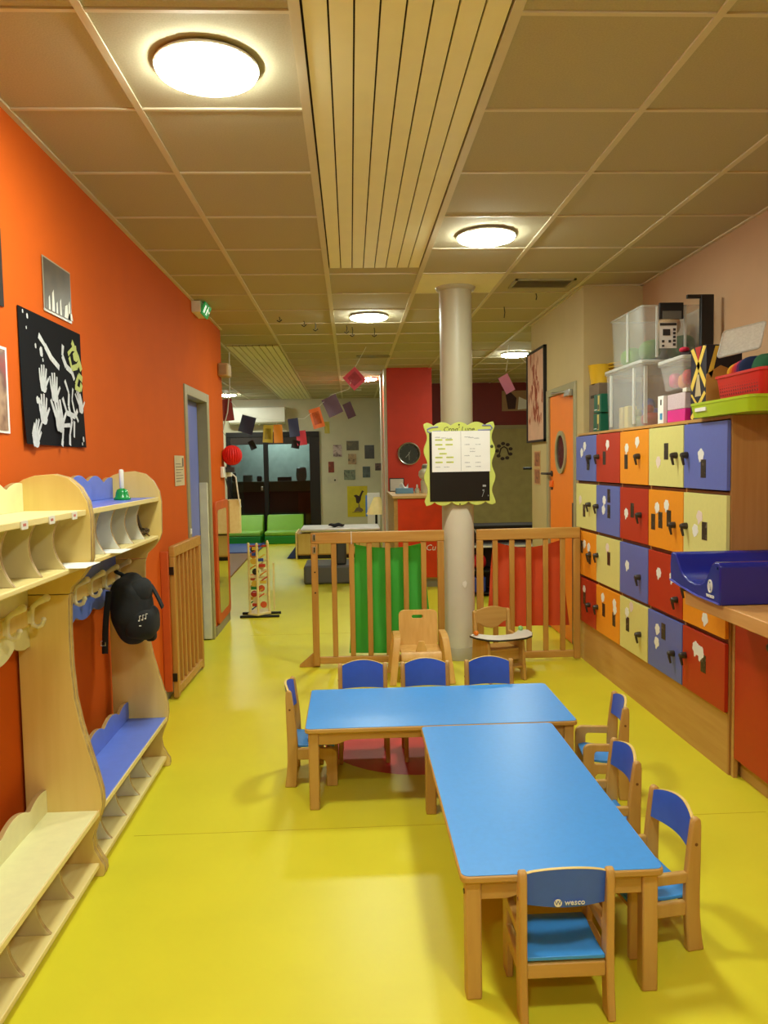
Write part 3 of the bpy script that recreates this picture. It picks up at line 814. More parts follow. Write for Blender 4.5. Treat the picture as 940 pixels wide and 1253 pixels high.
stroke(paint, [(0.66, 0.45), (0.72, 0.55), (0.70, 0.66), (0.74, 0.78), (0.68, 0.9), (0.66, 0.99)], 0.020, 0.0006)
stroke(paint, [(0.80, 0.50), (0.77, 0.60), (0.80, 0.70), (0.86, 0.78)], 0.015, 0.0007)
stroke(paint, [(0.48, 0.87), (0.58, 0.83), (0.70, 0.82)], 0.016, 0.0008)
stroke(paint, [(0.57, 0.85), (0.54, 0.95), (0.52, 1.0)], 0.022, 0.0009)
stroke(paint, [(0.60, 0.60), (0.66, 0.72), (0.80, 0.74), (0.86, 0.68)], 0.022, 0.001)
stroke(paint, [(0.78, 0.78), (0.75, 0.92)], 0.022, 0.0011)
for u, v, r in [(0.22, 0.25, 0.008), (0.30, 0.28, 0.016), (0.06, 0.03, 0.006), (0.12, 0.05, 0.008), (0.20, 0.66, 0.012), (0.25, 0.67, 0.008), (0.93, 0.93, 0.010), (0.32, 0.34, 0.006), (0.10, 0.14, 0.005), (0.9, 0.97, 0.006)]:
    blot(paint, u, v, r, r * 1.3)
tag(paint.build('white_paint', mat('white_poster_paint', (216, 218, 220), 0.7, amt=0.1, scale=40), po), kind='stuff')
paint = MB()
stroke(paint, [(0.82, 0.10), (0.92, 0.20), (0.98, 0.32)], 0.028, 0.0012); stroke(paint, [(0.74, 0.22), (0.82, 0.16), (0.90, 0.14)], 0.02, 0.0013)
stroke(paint, [(0.76, 0.24), (0.80, 0.33), (0.90, 0.30), (0.96, 0.24)], 0.024, 0.0014); stroke(paint, [(0.86, 0.46), (0.92, 0.37), (0.99, 0.40)], 0.026, 0.0015)
stroke(paint, [(0.84, 0.48), (0.94, 0.50), (0.97, 0.44)], 0.026, 0.0016); blot(paint, 0.87, 0.22, 0.028, 0.022, 0.0017)
paint.build('green_paint', mat('pale_green_poster_paint', (196, 206, 116), 0.7, amt=0.1, scale=40), po)
ph = wall_sheet('wall_photo', 'small dark photo in a clear sleeve above the handprint poster', 'photo', 3.113, 3.415, 2.105, 2.322, mat('pale_sleeve', (176, 160, 132), 0.3), pbx)
wall_sheet('print', '', '', 3.122, 3.407, 2.115, 2.315, photo_print('dark_portrait', [(46, 36, 24), (80, 66, 44), (58, 48, 32)], 5), pbx + 0.0018, parent=ph)
mk = MB()
for i, (u, h, w_) in enumerate([(0.14, 0.06, 0.02), (0.28, 0.09, 0.03), (0.42, 0.05, 0.02), (0.56, 0.07, 0.02), (0.78, 0.06, 0.05), (0.9, 0.08, 0.025), (0.94, 0.03, 0.06)]):
    yc = 3.122 + 0.285 * u
    mk.add([(pbx + 0.0042, yc - w_ / 2, 2.117), (pbx + 0.0042, yc + w_ / 2, 2.117), (pbx + 0.0042, yc + w_ / 3, 2.117 + h), (pbx + 0.0042, yc - w_ / 4, 2.117 + h * 0.8)], [(0, 1, 2, 3)])
mk.build('white_fingers', M_WHITE, ph)
p2 = wall_sheet('wall_photo', 'white bordered photo of a child in red at the left photo edge', 'photo', 2.40, 2.757, 1.606, 1.905, M_PAPER, pbx)
wall_sheet('print', '', '', 2.41, 2.74, 1.615, 1.895, photo_print('red_child_photo', [(150, 40, 40), (110, 70, 56), (186, 150, 120), (84, 30, 30)], 7), pbx + 0.0018, parent=p2)
wall_sheet('black_sheet', 'black card sheet at the upper left photo edge', 'poster', 2.36, 2.757, 2.045, 2.315, mat('black_card_2', (30, 18, 14), 0.6), pbx)
nt_ = wall_sheet('notice_sheet', 'white notice paper on the orange wall beside the blue door', 'notice', 5.26, 5.555, 1.345, 1.555, mat('cream_paper', (216, 200, 158), 0.7), pbx)
m_ = MB()
for k in range(7):
    m_.box(pbx + 0.002, pbx + 0.003, 5.29, 5.29 + (0.22 if k % 3 else 0.15), 1.375 + 0.02 * k, 1.379 + 0.02 * k)
m_.box(pbx + 0.002, pbx + 0.003, 5.49, 5.53, 1.48, 1.54)
m_.build('print', mat('faded_ink', (110, 100, 84), 0.7), nt_)

# exit sign lamp
t = thing('exit_sign', 'green lit emergency exit sign high on the orange wall', 'exit sign', (XL + 0.04, 6.12, 2.655))
B(XL + 0.001, XL + 0.072, 6.02, 6.30, 2.665, 2.752).build('housing', M_WHITE, t, bevel=0.004)
gp = MB().add([(XL + 0.074, 6.03, 2.655), (XL + 0.074, 6.29, 2.655), (XL + 0.110, 6.29, 2.742), (XL + 0.110, 6.03, 2.742), (XL + 0.066, 6.03, 2.658), (XL + 0.066, 6.29, 2.658), (XL + 0.102, 6.29, 2.745), (XL + 0.102, 6.03, 2.745)],
              [(0, 1, 2, 3), (7, 6, 5, 4), (0, 4, 5, 1), (1, 5, 6, 2), (2, 6, 7, 3), (3, 7, 4, 0)])
gpo = gp.build('sign_plate', emit('exit_green', (24, 150, 70), 0.35, base=True), t)
def EX(y, s):
    return Vector((XL + 0.0745 + 0.036 * s + 0.001, y, 2.6555 + 0.0865 * s))
sg = MB()
def quad(a, b, c, d): sg.add([EX(*a), EX(*b), EX(*c), EX(*d)], [(0, 1, 2, 3)])
quad((6.06, 0.2), (6.11, 0.2), (6.11, 0.8), (6.06, 0.8))
quad((6.16, 0.4), (6.19, 0.4), (6.20, 0.7), (6.165, 0.7)); quad((6.155, 0.15), (6.17, 0.15), (6.185, 0.42), (6.165, 0.42)); quad((6.19, 0.2), (6.215, 0.15), (6.19, 0.45), (6.175, 0.42)); quad((6.175, 0.74), (6.195, 0.74), (6.195, 0.88), (6.175, 0.88)); quad((6.2, 0.55), (6.235, 0.45), (6.235, 0.52), (6.2, 0.66))
quad((6.245, 0.4), (6.275, 0.5), (6.275, 0.52), (6.245, 0.62))
sg.build('pictogram', emit('exit_white', (220, 240, 220), 0.9), gpo)
t = thing('wall_speaker', 'small beige box fixed high at the orange wall corner', 'speaker', (XL + 0.04, 7.2, 2.30))
B(XL + 0.001, XL + 0.10, 7.12, 7.30, 2.30, 2.42).build('housing', mat('aged_beige_plastic', (190, 160, 110), 0.5), t, bevel=0.012)
B(XL + 0.02, XL + 0.08, 7.112, 7.121, 2.32, 2.40).build('grille', mat('dull_beige_plastic', (160, 134, 92), 0.6), t)
# red paper ball
t = thing('paper_ball', 'round red honeycomb paper ball hanging at the wall corner', 'paper ball', (XL + 0.075, 7.25, 1.50))
rb = MB()
for k in range(24):
    a = 2 * pi * k / 24
    pts = [(0.086 * cos(radians(-90 + 180 * j / 12)) * cos(a), 0.086 * cos(radians(-90 + 180 * j / 12)) * sin(a), 0.086 * sin(radians(-90 + 180 * j / 12))) for j in range(13)]
    rb.tube([(XL + 0.09 + p[0], 7.25 + p[1], 1.575 + p[2]) for p in pts], 0.009, 5)
rb.blob((XL + 0.09, 7.25, 1.575), (0.082, 0.082, 0.082), 1, 20, 12)
rb.build('honeycomb_ball', mat('red_tissue_paper', (232, 30, 22), 0.6), t, smooth=50)
MB().tube([(XL + 0.09, 7.25, 1.66), (XL + 0.05, 7.26, 1.74), (XL + 0.002, 7.27, 1.80)], 0.002, 5).build('string', M_BLACK, t)
# socket block with cable
t = thing('wall_socket', 'white socket block with plugs at the orange wall corner', 'socket', (XL + 0.02, 7.22, 1.36))
B(XL + 0.001, XL + 0.03, 7.10, 7.32, 1.37, 1.47).build('socket_plate', M_WHITE, t, bevel=0.005)
MB().obox((XL + 0.07, 7.24, 1.44), (0.08, 0.05, 0.05)).build('plug', M_DARK, t, bevel=0.006)
MB().obox((XL + 0.05, 7.31, 1.40), (0.05, 0.05, 0.05)).build('plug', M_WHITE, t, bevel=0.006)
MB().tube([(XL + 0.075, 7.31, 1.40), (XL + 0.11, 7.31, 1.37), (XL + 0.12, 7.32, 1.25), (XL + 0.13, 7.34, 1.14), (XL + 0.14, 7.36, 1.08)], 0.007, 8).build('cable', M_WHITE, t, smooth=60)
MB().tube([(XL + 0.03, 7.22, 1.36), (XL + 0.05, 7.23, 1.25), (XL + 0.055, 7.24, 1.19)], 0.006, 8).build('cable', M_BLACK, t, smooth=60)
t = thing('key_box', 'flat wooden box hanging off the corner beside the mirror', 'box', (XL + 0.07, 7.4, 0.85))
B(XL + 0.02, XL + 0.135, 7.346, 7.42, 0.83, 1.155).build('box_body', M_PALEWOOD, t, bevel=0.004)
B(XL + 0.012, XL + 0.035, 7.336, 7.345, 0.84, 1.145).build('frame', M_GATE, t)
# mirror
t = thing('wall_mirror', 'tall mirror in a rounded orange frame on the corner wall', 'mirror', (XL + 0.02, 7.0, 0.08))
MB().prism(rrect(6.665, 7.345, 0.085, 1.165, 0.06, 6), 'yz', XL + 0.001, XL + 0.024).build('mirror_frame', mat('orange_mirror_frame', (210, 92, 34), 0.45), t, bevel=0.004)
MB().prism(rrect(6.74, 7.21, 0.17, 1.09, 0.05, 6), 'yz', XL + 0.024, XL + 0.027).build('mirror_glass', mat('mirror_silver', (214, 212, 204), 0.02, metal=1.0, amt=0.0), t)

# ------------------------------------------------------------------ gates
def slat_gate(name, label, x0, x1, y, zt, posts, slats_, mb_z=(0.025, 0.075), rail=(0.905, 0.985), th=0.032):
    t = thing(name, label, 'gate', ((x0 + x1) / 2, y, 0))
    for p in posts:
        B(p - 0.024, p + 0.024, y - th / 2, y + th / 2, 0.012, rail[0]).build('post', M_GATE, t, bevel=0.005)
    B(x0, x1, y - th / 2 - 0.002, y + th / 2 + 0.002, rail[0], rail[1]).build('top_rail', M_GATEX, t, bevel=0.006)
    B(posts[0] + 0.024, posts[-1] - 0.024, y - th / 2, y + th / 2, mb_z[0], mb_z[1]).build('bottom_rail', M_GATEX, t, bevel=0.005)
    for s_ in slats_:
        B(s_ - 0.019, s_ + 0.019, y - 0.010, y + 0.010, mb_z[1], rail[0]).build('slat', M_GATE, t, bevel=0.004)
    return t
g1 = slat_gate('slatted_gate', 'slatted wooden gate left of the pillar with green paper behind', -0.298, 0.668, 5.50, 0.985, [-0.274, 0.642], [-0.134, -0.006, 0.123, 0.257, 0.388, 0.518])
for z in (0.955, 0.865):
    B(-0.285, -0.262, 5.478, 5.484, z - 0.03, z + 0.02).build('hinge_plate', M_STEEL, g1, bevel=0.002)
    MB().tube([(-0.272, 5.478, z - 0.02), (-0.272, 5.47, z), (-0.272, 5.478, z + 0.015)], 0.005, 6).build('latch', M_METALDARK, g1)
for z in (0.70, 0.55):
    MB().lathe([(0.006, 0), (0.006, -0.004)], (-0.272, 5.484, z), 10, 'y').build('screw', M_METALDARK, g1)
MB().prism([(-0.40, 0), (-0.252, 0), (-0.252, 0.012), (-0.296, 0.10), (-0.30, 0.10), (-0.40, 0.014)], 'xz', 5.51, 5.54).build('foot', M_GATE, g1, bevel=0.004)
g2 = slat_gate('slatted_gate', 'slatted wooden gate right of the pillar with orange paper behind', 0.905, 1.668, 5.50, 0.985, [0.929, 1.644], [1.042, 1.165, 1.289, 1.414, 1.540])
MB().tube([(-0.005, 5.478, 0.99), (-0.005, 5.478, 0.9)], 0.003, 6).tube([(-0.005, 5.525, 0.99), (-0.005, 5.525, 0.9)], 0.003, 6).build('tie_string', M_PAPER, g1)
def hung_paper(name, label, x0, x1, z0, z1, m_, y, sag, amp, seed, ties=2):
    t = thing(name, label, 'paper', ((x0 + x1) / 2, y, z0))
    rnd = random.Random(seed)
    ks = [(rnd.uniform(2, 7), rnd.uniform(1, 5), rnd.uniform(0, 6), rnd.uniform(0.4, 1)) for _ in range(6)]
    def f(u, v):
        d = sum(k[3] * sin(k[0] * u * 2 + k[2]) * cos(k[1] * v * 2 + k[2] * 0.7) for k in ks) / 3
        crease = 0.5 * abs(((u * 3.3 + v * 1.1 + 0.2 * sin(v * 5)) % 1) - 0.5)
        droop = sag * sin(pi * u) * max(0.0, v) ** 2
        taper = -0.10 * v * (u - 0.5)
        return (x0 + (x1 - x0) * u + taper - 0.02 * v * (u - 0.4), y + amp * d + amp * 1.6 * crease, z0 + (z1 - z0) * v - droop)
    MB().sheet(f, 36, 36, (0, 0.002, 0)).build('paper_sheet', m_, t, smooth=24)
    for xx in (x0 + 0.055, x1 - 0.065):
        MB().tube([(xx, y, z1 - 0.01), (xx + 0.003, y - 0.006, z1 + 0.025)], 0.007, 6).build('tie', m_, t)
    return t
hung_paper('hung_paper', 'crumpled green crepe paper hung behind the left gate', -0.035, 0.585, 0.075, 0.885, paper_mat('green_crepe_paper', (92, 206, 84)), 5.575, 0.03, 0.020, 3)
hung_paper('hung_paper', 'crumpled orange red crepe paper hung behind the right gate', 0.985, 1.610, 0.245, 0.885, paper_mat('orange_red_crepe_paper', (238, 106, 58)), 5.575, 0.05, 0.020, 11)
# folded gate on the left wall
t = thing('slatted_gate', 'narrow slatted wooden gate folded open against the orange wall', 'gate', (-1.13, 5.2, 0))
gy0, gy1, gx = 4.82, 5.56, -1.135
def GX(y): return gx + (y - gy0) * 0.03
def sk(y0, y1, z0, z1, th):
    return MB().add([(GX(y0) - th / 2, y0, z0), (GX(y0) + th / 2, y0, z0), (GX(y1) + th / 2, y1, z0), (GX(y1) - th / 2, y1, z0), (GX(y0) - th / 2, y0, z1), (GX(y0) + th / 2, y0, z1), (GX(y1) + th / 2, y1, z1), (GX(y1) - th / 2, y1, z1)],
                    [(0, 3, 2, 1), (4, 5, 6, 7), (0, 1, 5, 4), (1, 2, 6, 5), (2, 3, 7, 6), (3, 0, 4, 7)])
sk(gy0, gy0 + 0.05, 0.012, 0.91, 0.034).build('post', M_GATE, t, bevel=0.005)
sk(gy1 - 0.05, gy1, 0.012, 0.91, 0.034).build('post', M_GATE, t, bevel=0.005)
sk(gy0, gy1, 0.91, 0.98, 0.036).build('top_rail', M_GATEX, t, bevel=0.006)
sk(gy0 + 0.05, gy1 - 0.05, 0.03, 0.085, 0.034).build('bottom_rail', M_GATEX, t, bevel=0.005)
for k in range(5):
    y = gy0 + 0.05 + (gy1 - gy0 - 0.1) * (k + 1) / 6
    sk(y - 0.016, y + 0.016, 0.085, 0.91, 0.02).build('slat', M_GATE, t, bevel=0.004)
B(XL + 0.001, XL + 0.05, gy0 - 0.034, gy0 - 0.013, 0.06, 0.95).build('wall_post', mat('orange_wall_post', (206, 92, 34), 0.5), t, bevel=0.004)
for z in (0.8, 0.12):
    B(GX(gy0) - 0.03, GX(gy0) + 0.012, gy0 - 0.011, gy0 - 0.001, z, z + 0.05).build('hinge', M_METALDARK, t)

# ------------------------------------------------------------------ notice board on the pillar
nb = thing('notice_board', 'black notice board in a scalloped lime frame on the pillar', 'notice board', (0.79, 5.53, 1.157))
def board_outline(x0, x1, z0, z1, amp, nx, nz, k=10):
    pts = []
    def side(p, q, n, nrm):
        for i in range(n * k):
            u = i / (n * k)
            s_ = (abs(cos(pi * n * u)) ** 0.75 - 0.5) if n == nx else 0.5 * cos(2 * pi * n * u)
            pts.append((p[0] + (q[0] - p[0]) * u + nrm[0] * amp * s_, p[1] + (q[1] - p[1]) * u + nrm[1] * amp * s_))
    side((x0, z0), (x1, z0), nx, (0, -1)); side((x1, z0), (x1, z1), nz, (1, 0)); side((x1, z1), (x0, z1), nx, (0, 1)); side((x0, z1), (x0, z0), nz, (-1, 0))
    return pts
M_LIME = mat('lime_green_board', (206, 216, 104), 0.45, amt=0.03)
MB().prism(board_outline(0.545, 1.043, 1.172, 1.752, 0.026, 4, 3), 'xz', 5.53, 5.545).build('scalloped_frame', M_LIME, nb, bevel=0.003)
B(0.574, 1.012, 5.525, 5.531, 1.19, 1.694).build('black_panel', mat('black_magnetic_panel', (16, 16, 14), 0.3), nb, bevel=0.002)
pp = B(0.592, 1.016, 5.5232, 5.5248, 1.405, 1.70).build('paper', M_PAPER, nb)
MB().box(0.802, 0.8045, 5.5226, 5.5233, 1.41, 1.70).build('fold_line', mat('grey_fold', (170, 170, 170), 0.7), pp)
m_ = MB()
for (u, v) in [(0.615, 1.632), (0.69, 1.632), (0.615, 1.597), (0.69, 1.597), (0.635, 1.567), (0.645, 1.532), (0.615, 1.505), (0.695, 1.505), (0.615, 1.47), (0.695, 1.47)]:
    m_.prism(rrect(u, u + 0.055, v, v + 0.011, 0.005), 'xz', 5.5226, 5.5233)
m_.build('highlighted_entries', mat('yellow_highlighter', (214, 226, 60), 0.6), pp)
m_ = MB()
rnd = random.Random(5)
for (u, v) in [(0.617, 1.655), (0.66, 1.65), (0.70, 1.647), (0.83, 1.655), (0.86, 1.65), (0.90, 1.645), (0.87, 1.57), (0.87, 1.55), (0.83, 1.52), (0.91, 1.515), (0.83, 1.47), (0.91, 1.47), (0.83, 1.60), (0.91, 1.60), (0.615, 1.44), (0.68, 1.44), (0.84, 1.44), (0.91, 1.44)] + [(0.62, 1.637), (0.70, 1.637), (0.62, 1.602), (0.70, 1.602), (0.645, 1.572), (0.655, 1.537), (0.62, 1.51), (0.70, 1.51), (0.62, 1.475), (0.70, 1.475)]:
    x = u
    for k in range(7):
        h = rnd.uniform(0.002, 0.005)
        m_.box(x, x + 0.003, 5.5222, 5.523, v - h / 2, v + h); x += 0.0055
m_.build('handwriting', mat('pencil_grey', (138, 140, 150), 0.7), pp)
MB().text("Croq' Lune", 0.05, frame((0.79, 5.5285, 1.712), (1, 0, 0), (0, 0, 1)), 0.0008, shear=0.2).build('painted_title', mat('dark_olive_ink', (70, 62, 30), 0.6), nb)
MB().tube([(0.585, 5.5288, 1.69), (0.562, 5.5288, 1.70), (0.562, 5.5288, 1.715), (0.59, 5.5288, 1.728), (0.64, 5.5288, 1.732)], 0.006, 6).tube([(0.60, 5.5288, 1.700), (0.66, 5.5288, 1.702)], 0.004, 6).tube([(0.93, 5.5288, 1.704), (1.02, 5.5288, 1.706), (1.034, 5.5288, 1.718), (1.02, 5.5288, 1.738), (0.96, 5.5288, 1.738)], 0.006, 6).build('painted_ribbon', mat('lilac_blue_paint', (140, 146, 186), 0.6), nb)
for (x, z) in ((0.792, 1.745), (0.792, 1.168)):
    MB().lathe([(0.006, 0), (0.006, -0.004)], (x, 5.53, z), 10, 'y').build('screw', M_METALDARK, nb)
MB().blob((1.03, 5.527, 1.585), (0.012, 0.004, 0.012), 1, 8, 6).build('leaf_mark', mat('dark_leaf', (74, 84, 40), 0.6), nb)
m_ = MB()
m_.obox((0.972, 5.5235, 1.30), (0.024, 0.003, 0.014)); m_.obox((0.965, 5.5235, 1.268), (0.014, 0.003, 0.008))
m_.tube([(0.97, 5.5235, 1.262), (0.955, 5.5235, 1.22)], 0.002, 5).obox((1.0, 5.5235, 1.228), (0.004, 0.003, 0.01))
m_.build('chalk_marks', mat('chalk', (170, 172, 170), 0.8), nb)

# ------------------------------------------------------------------ red round mat, tables
ri = MB().prism([(0.33 + 0.5 * cos(2 * pi * j / 64), 4.02 + 0.5 * sin(2 * pi * j / 64)) for j in range(64)], 'xy', -0.002, 0.0006).build('round_red_inlay', mat('red_linoleum', (200, 44, 44), 0.4, amt=0.05), fl)
ri['label'] = 'round red inlay in the yellow floor'

def child_table(x0, x1, y0, y1, label):
    t = thing('low_table', label, 'table', ((x0 + x1) / 2, (y0 + y1) / 2, 0), 0, 'low blue tables pushed into an L')
    zt = 0.36
    MB().prism(rrect(x0, x1, y0, y1, 0.022), 'xy', zt - 0.022, zt - 0.0015).build('tabletop', M_BEECHX, t, bevel=0.005)
    MB().prism(rrect(x0 + 0.004, x1 - 0.004, y0 + 0.004, y1 - 0.004, 0.02), 'xy', zt - 0.0015, zt).build('blue_laminate', M_TABLE, t)
    i = 0.014; lw = 0.044
    for (lx, ly) in ((x0 + i, y0 + i), (x1 - i - lw, y0 + i), (x0 + i, y1 - i - lw), (x1 - i - lw, y1 - i - lw)):
        lg = B(lx, lx + lw, ly, ly + lw, 0.0, zt - 0.022).build('leg', M_BEECH, t, bevel=0.005)
        bx_ = lx - 0.0005 if lx < (x0 + x1) / 2 else lx + lw + 0.0005
        MB().lathe([(0.007, -0.002), (0.007, 0.002)], (bx_, ly + lw / 2, zt - 0.06), 10, 'x').build('bolt', M_METALDARK, lg)
    def apron(a, b):
        za, zb, zc = zt - 0.022, zt - 0.078, zt - 0.058
        L = b - a
        pts = [(a, za), (a, zb), (a + 0.07, zb), (a + 0.085, zb + 0.003), (a + 0.12, zc - 0.004), (a + 0.14, zc), (b - 0.14, zc), (b - 0.12, zc - 0.004), (b - 0.085, zb + 0.003), (b - 0.07, zb), (b, zb), (b, za)]
        return pts
    for y in (y0 + i + 0.008, y1 - i - 0.028):
        MB().prism(apron(x0 + i + lw, x1 - i - lw), 'xz', y, y + 0.02).build('apron', M_BEECHX, t, bevel=0.002)
    for x in (x0 + i + 0.008, x1 - i - 0.028):
        MB().prism(apron(y0 + i + lw, y1 - i - lw), 'yz', x, x + 0.02).build('apron', M_BEECHY, t, bevel=0.002)
    return t
child_table(0.275, 0.838, 1.982, 3.166, 'low blue topped table reaching toward the viewer, the stem of the L')
child_table(-0.218, 0.956, 3.174, 3.742, 'low blue topped table lying crosswise before the pillar chairs')

# ------------------------------------------------------------------ small chairs
def chair(kind, label, logo=False, h=0.41, fy=0.0):
    """local space: centre on the floor, facing +y"""
    t = thing('toddler_chair', label, 'chair', (0, 0, 0), 0, 'blue toddler chairs around the tables')
    k = h / 0.44
    rear = [(-0.130, 0.0), (-0.076, 0.0), (-0.075, 0.03), (-0.070, 0.10), (-0.067, 0.18), (-0.070, 0.26), (-0.078, 0.34), (-0.087, 0.41), (-0.090, 0.43), (-0.097, 0.44), (-0.110, 0.44), (-0.116, 0.432), (-0.118, 0.41), (-0.117, 0.30), (-0.115, 0.20), (-0.116, 0.12), (-0.121, 0.06)]
    rear = [(p[0], p[1] * k) for p in rear]
    for sx in (-1, 1):
        a, b = (sx * 0.127, sx * 0.105)
        rl = MB().prism(rear, 'yz', min(a, b), max(a, b)).build('rear_leg', M_BEECH, t, bevel=0.005)
        MB().lathe([(0.005, 0.0), (0.005, sx * 0.0015)], (sx * 0.127, -0.100, 0.355 * k), 10, 'x').build('screw_cap', mat('brown_screw_cap', (120, 74, 34), 0.5), rl)
        if kind == 'arm':
            out = [(0.064, 0.0), (0.112, 0.0), (0.112, 0.21)] + arc(0.080, 0.214, 0.032, 0, 90, 6) + [(-0.074, 0.246), (-0.070, 0.214), (0.056, 0.214), (0.063, 0.207), (0.065, 0.196)]
            out += [(0.065, 0.158), (-0.068, 0.158), (-0.068, 0.115), (0.05, 0.115), (0.060, 0.105)]
            out = [(p[0] + (fy if p[0] > 0 else 0), p[1]) for p in out]
            MB().prism(out, 'yz', min(a, b) + 0.001, max(a, b) - 0.001).build('front_leg_with_armrest', M_BEECH, t, bevel=0.004)
        else:
            out = [(0.062, 0.0), (0.112, 0.0), (0.112, 0.148)] + arc(0.082, 0.15, 0.030, 0, 90, 6) + [(-0.070, 0.180), (-0.070, 0.128), (0.04, 0.128), (0.056, 0.12), (0.062, 0.10)]
            MB().prism(out, 'yz', min(a, b) + 0.001, max(a, b) - 0.001).build('front_leg', M_BEECH, t, bevel=0.004)
    sz = 0.172 if kind == 'arm' else 0.196
    st = MB().sheet(lambda u, v: (-0.104 + 0.208 * u, -0.105 + (0.205 + fy) * v, sz - 0.006 * sin(pi * min(1, v * 1.25)) - 0.008 * max(0, v - 0.85) / 0.15), 4, 12, (0, 0, -0.011))
    st.build('seat', M_TABLE, t, smooth=40, bevel=0.002)
    B(-0.105, 0.105, -0.108, -0.092, sz - 0.058, sz - 0.018).build('rear_rail', M_BEECHX, t, bevel=0.003)
    B(-0.105, 0.105, 0.062 + fy, 0.078 + fy, sz - 0.058, sz - 0.018).build('front_rail', M_BEECHX, t, bevel=0.003)
    zb, zt = (0.334 if kind == 'arm' else 0.314) * k, 0.430 * k
    def bk(u, v, off=0.0):
        x = -0.105 + 0.21 * u
        arch = 0.022 * sin(pi * u) ** 0.8 if sin(pi * u) > 0 else 0
        z = zb + (zt + arch - zb) * v
        lean = -0.085 - 0.014 * (z - zb) / 0.12
        return (x, lean - 0.020 * sin(pi * u) + off, z)
    MB().sheet(lambda u, v: bk(u, v), 16, 6, (0, -0.010, 0)).build('backrest', M_BIRCH, t, smooth=40)
    MB().sheet(lambda u, v: bk(u, 0.005 + v * 0.985, 0.0006), 16, 6).build('blue_backrest_front', M_CHAIRBLUE, t, smooth=60)
    br = MB().sheet(lambda u, v: bk(1 - u, 0.005 + v * 0.985, -0.0108), 16, 6).build('blue_backrest_rear', M_CHAIRBLUE, t, smooth=60)
    if logo:
        y = -0.1205
        for nm, mb in (('maker_lettering', MB().text('wesco', 0.021, frame((0.018, y + 0.0, zb + 0.016), (1, 0, 0.0), (0, 0, 1)), 0.0012, shear=0.15)),
                       ('maker_emblem', MB().lathe([(0.0105, 0.0), (0.0105, -0.0012)], (-0.026, y, zb + 0.016), 20, 'y'))):
            mb.build(nm, M_WHITE, br)
        MB().text('W', 0.017, frame((-0.026, y - 0.0014, zb + 0.016), (1, 0, 0), (0, 0, 1)), 0.0004).build('emblem_letter', mat('chair_logo_blue', (60, 84, 150), 0.4), br)
    return t
def place(t, x, y, rz, label=None):
    t.location = (x, y, 0); t.rotation_euler = (0, 0, rz)
    if label: t['label'] = label
    return t
ca0 = chair('arm', 'blue armchair with a white logo on its back, nearest the viewer', True)
place(ca0, 0.543, 2.018, 0.0)
ca = chair('arm', 'blue seated armchair on the right, nearest to the table end corner')
place(ca, 0.888, 2.27, radians(98))
c = copy_tree(ca); place(c, 0.889, 2.714, pi / 2, 'blue armchair pushed against the long table side, between two others')
c = chair('arm', 'x', fy=-0.035); place(c, 1.078, 3.31, radians(82), 'blue armchair standing off the right end of the crosswise table')
cp = chair('plain', 'armless blue chair at the left end of the crosswise table', h=0.45)
place(cp, -0.20, 3.555, -pi / 2)
for x, lb in ((0.041, 'armless blue chair behind the crosswise table, leftmost of the row of three'), (0.365, 'armless blue chair behind the crosswise table, middle of the row of three'), (0.698, 'armless blue chair behind the crosswise table, rightmost of the row of three')):
    c = copy_tree(cp); place(c, x, 3.785, pi, lb)

# bentwood low armchair
t = thing('bentwood_chair', 'low bentwood armchair with a handle slot, left of the pillar', 'chair', (0.45, 5.10, 0), 0, local=True)
def strip(path, wd, th, axis_x=True):
    """bent ply: path in (y,z), width along x around x=0"""
    vs, fs = [], []
    n = len(path)
    for i, p in enumerate(path):
        a = Vector(path[max(0, i - 1)]); b = Vector(path[min(n - 1, i + 1)])
        d = (b - a).normalized(); nn = Vector((-d.y, d.x)) * th / 2
        for (sx, sg_) in ((-1, 1), (1, 1), (1, -1), (-1, -1)):
            vs.append((sx * wd / 2, p[0] + nn.x * sg_, p[1] + nn.y * sg_))
    for i in range(n - 1):
        for j in range(4):
            j2 = (j + 1) % 4
            fs.append((i * 4 + j, i * 4 + j2, (i + 1) * 4 + j2, (i + 1) * 4 + j))
    fs += [(3, 2, 1, 0), tuple((n - 1) * 4 + j for j in range(4))]
    return vs, fs
for sx in (-1, 1):
    path = [(0.155, 0.006), (0.14, 0.15), (0.128, 0.28), (0.122, 0.32)] + [(0.085 + 0.035 * cos(radians(a)), 0.33 + 0.035 * sin(radians(a))) for a in (20, 50, 80)] + [(0.02, 0.368), (-0.06, 0.366), (-0.105, 0.352), (-0.122, 0.32), (-0.135, 0.2), (-0.15, 0.1), (-0.16, 0.006)]
    vs, fs = strip(path, 0.044, 0.016)
    MB().add([(v[0] + sx * (0.152 + 0.035 * (0.36 - v[2]) / 0.36), v[1], v[2]) for v in vs], fs).build('bent_arm_frame', M_BENT, t, smooth=40, bevel=0.003)
pb = [(-0.118, -0.0)] 
# back panel with slot (outline with hole bridged) standing at the rear (+y), chair faces -y
bk_o = rrect(-0.128, 0.128, 0.235, 0.53, 0.04, 6)
def ybk(z): return 0.095 + 0.11 * (z - 0.2)
def plate_with_slot(o, hx0, hx1, hz0, hz1, yf, th):
    hole = rrect(hx0, hx1, hz0, hz1, (hz1 - hz0) / 2 - 0.001, 6)
    n, k = len(o), len(hole)
    front = [(p[0], yf(p[1]), p[1]) for p in o + hole]
    back = [(p[0], p[1] + th, p[2]) for p in front]
    vs = front + back
    fs = []
    N = n + k
    for i in range(n):                       # outer and hole share the corner count, so pair the vertices
        i2 = (i + 1) % n
        fs.append((i, n + i, n + i2, i2)); fs.append((N + i, N + i2, N + n + i2, N + n + i))
        fs.append((i, i2, N + i2, N + i)); fs.append((n + i, N + n + i, N + n + i2, n + i2))
    return vs, fs
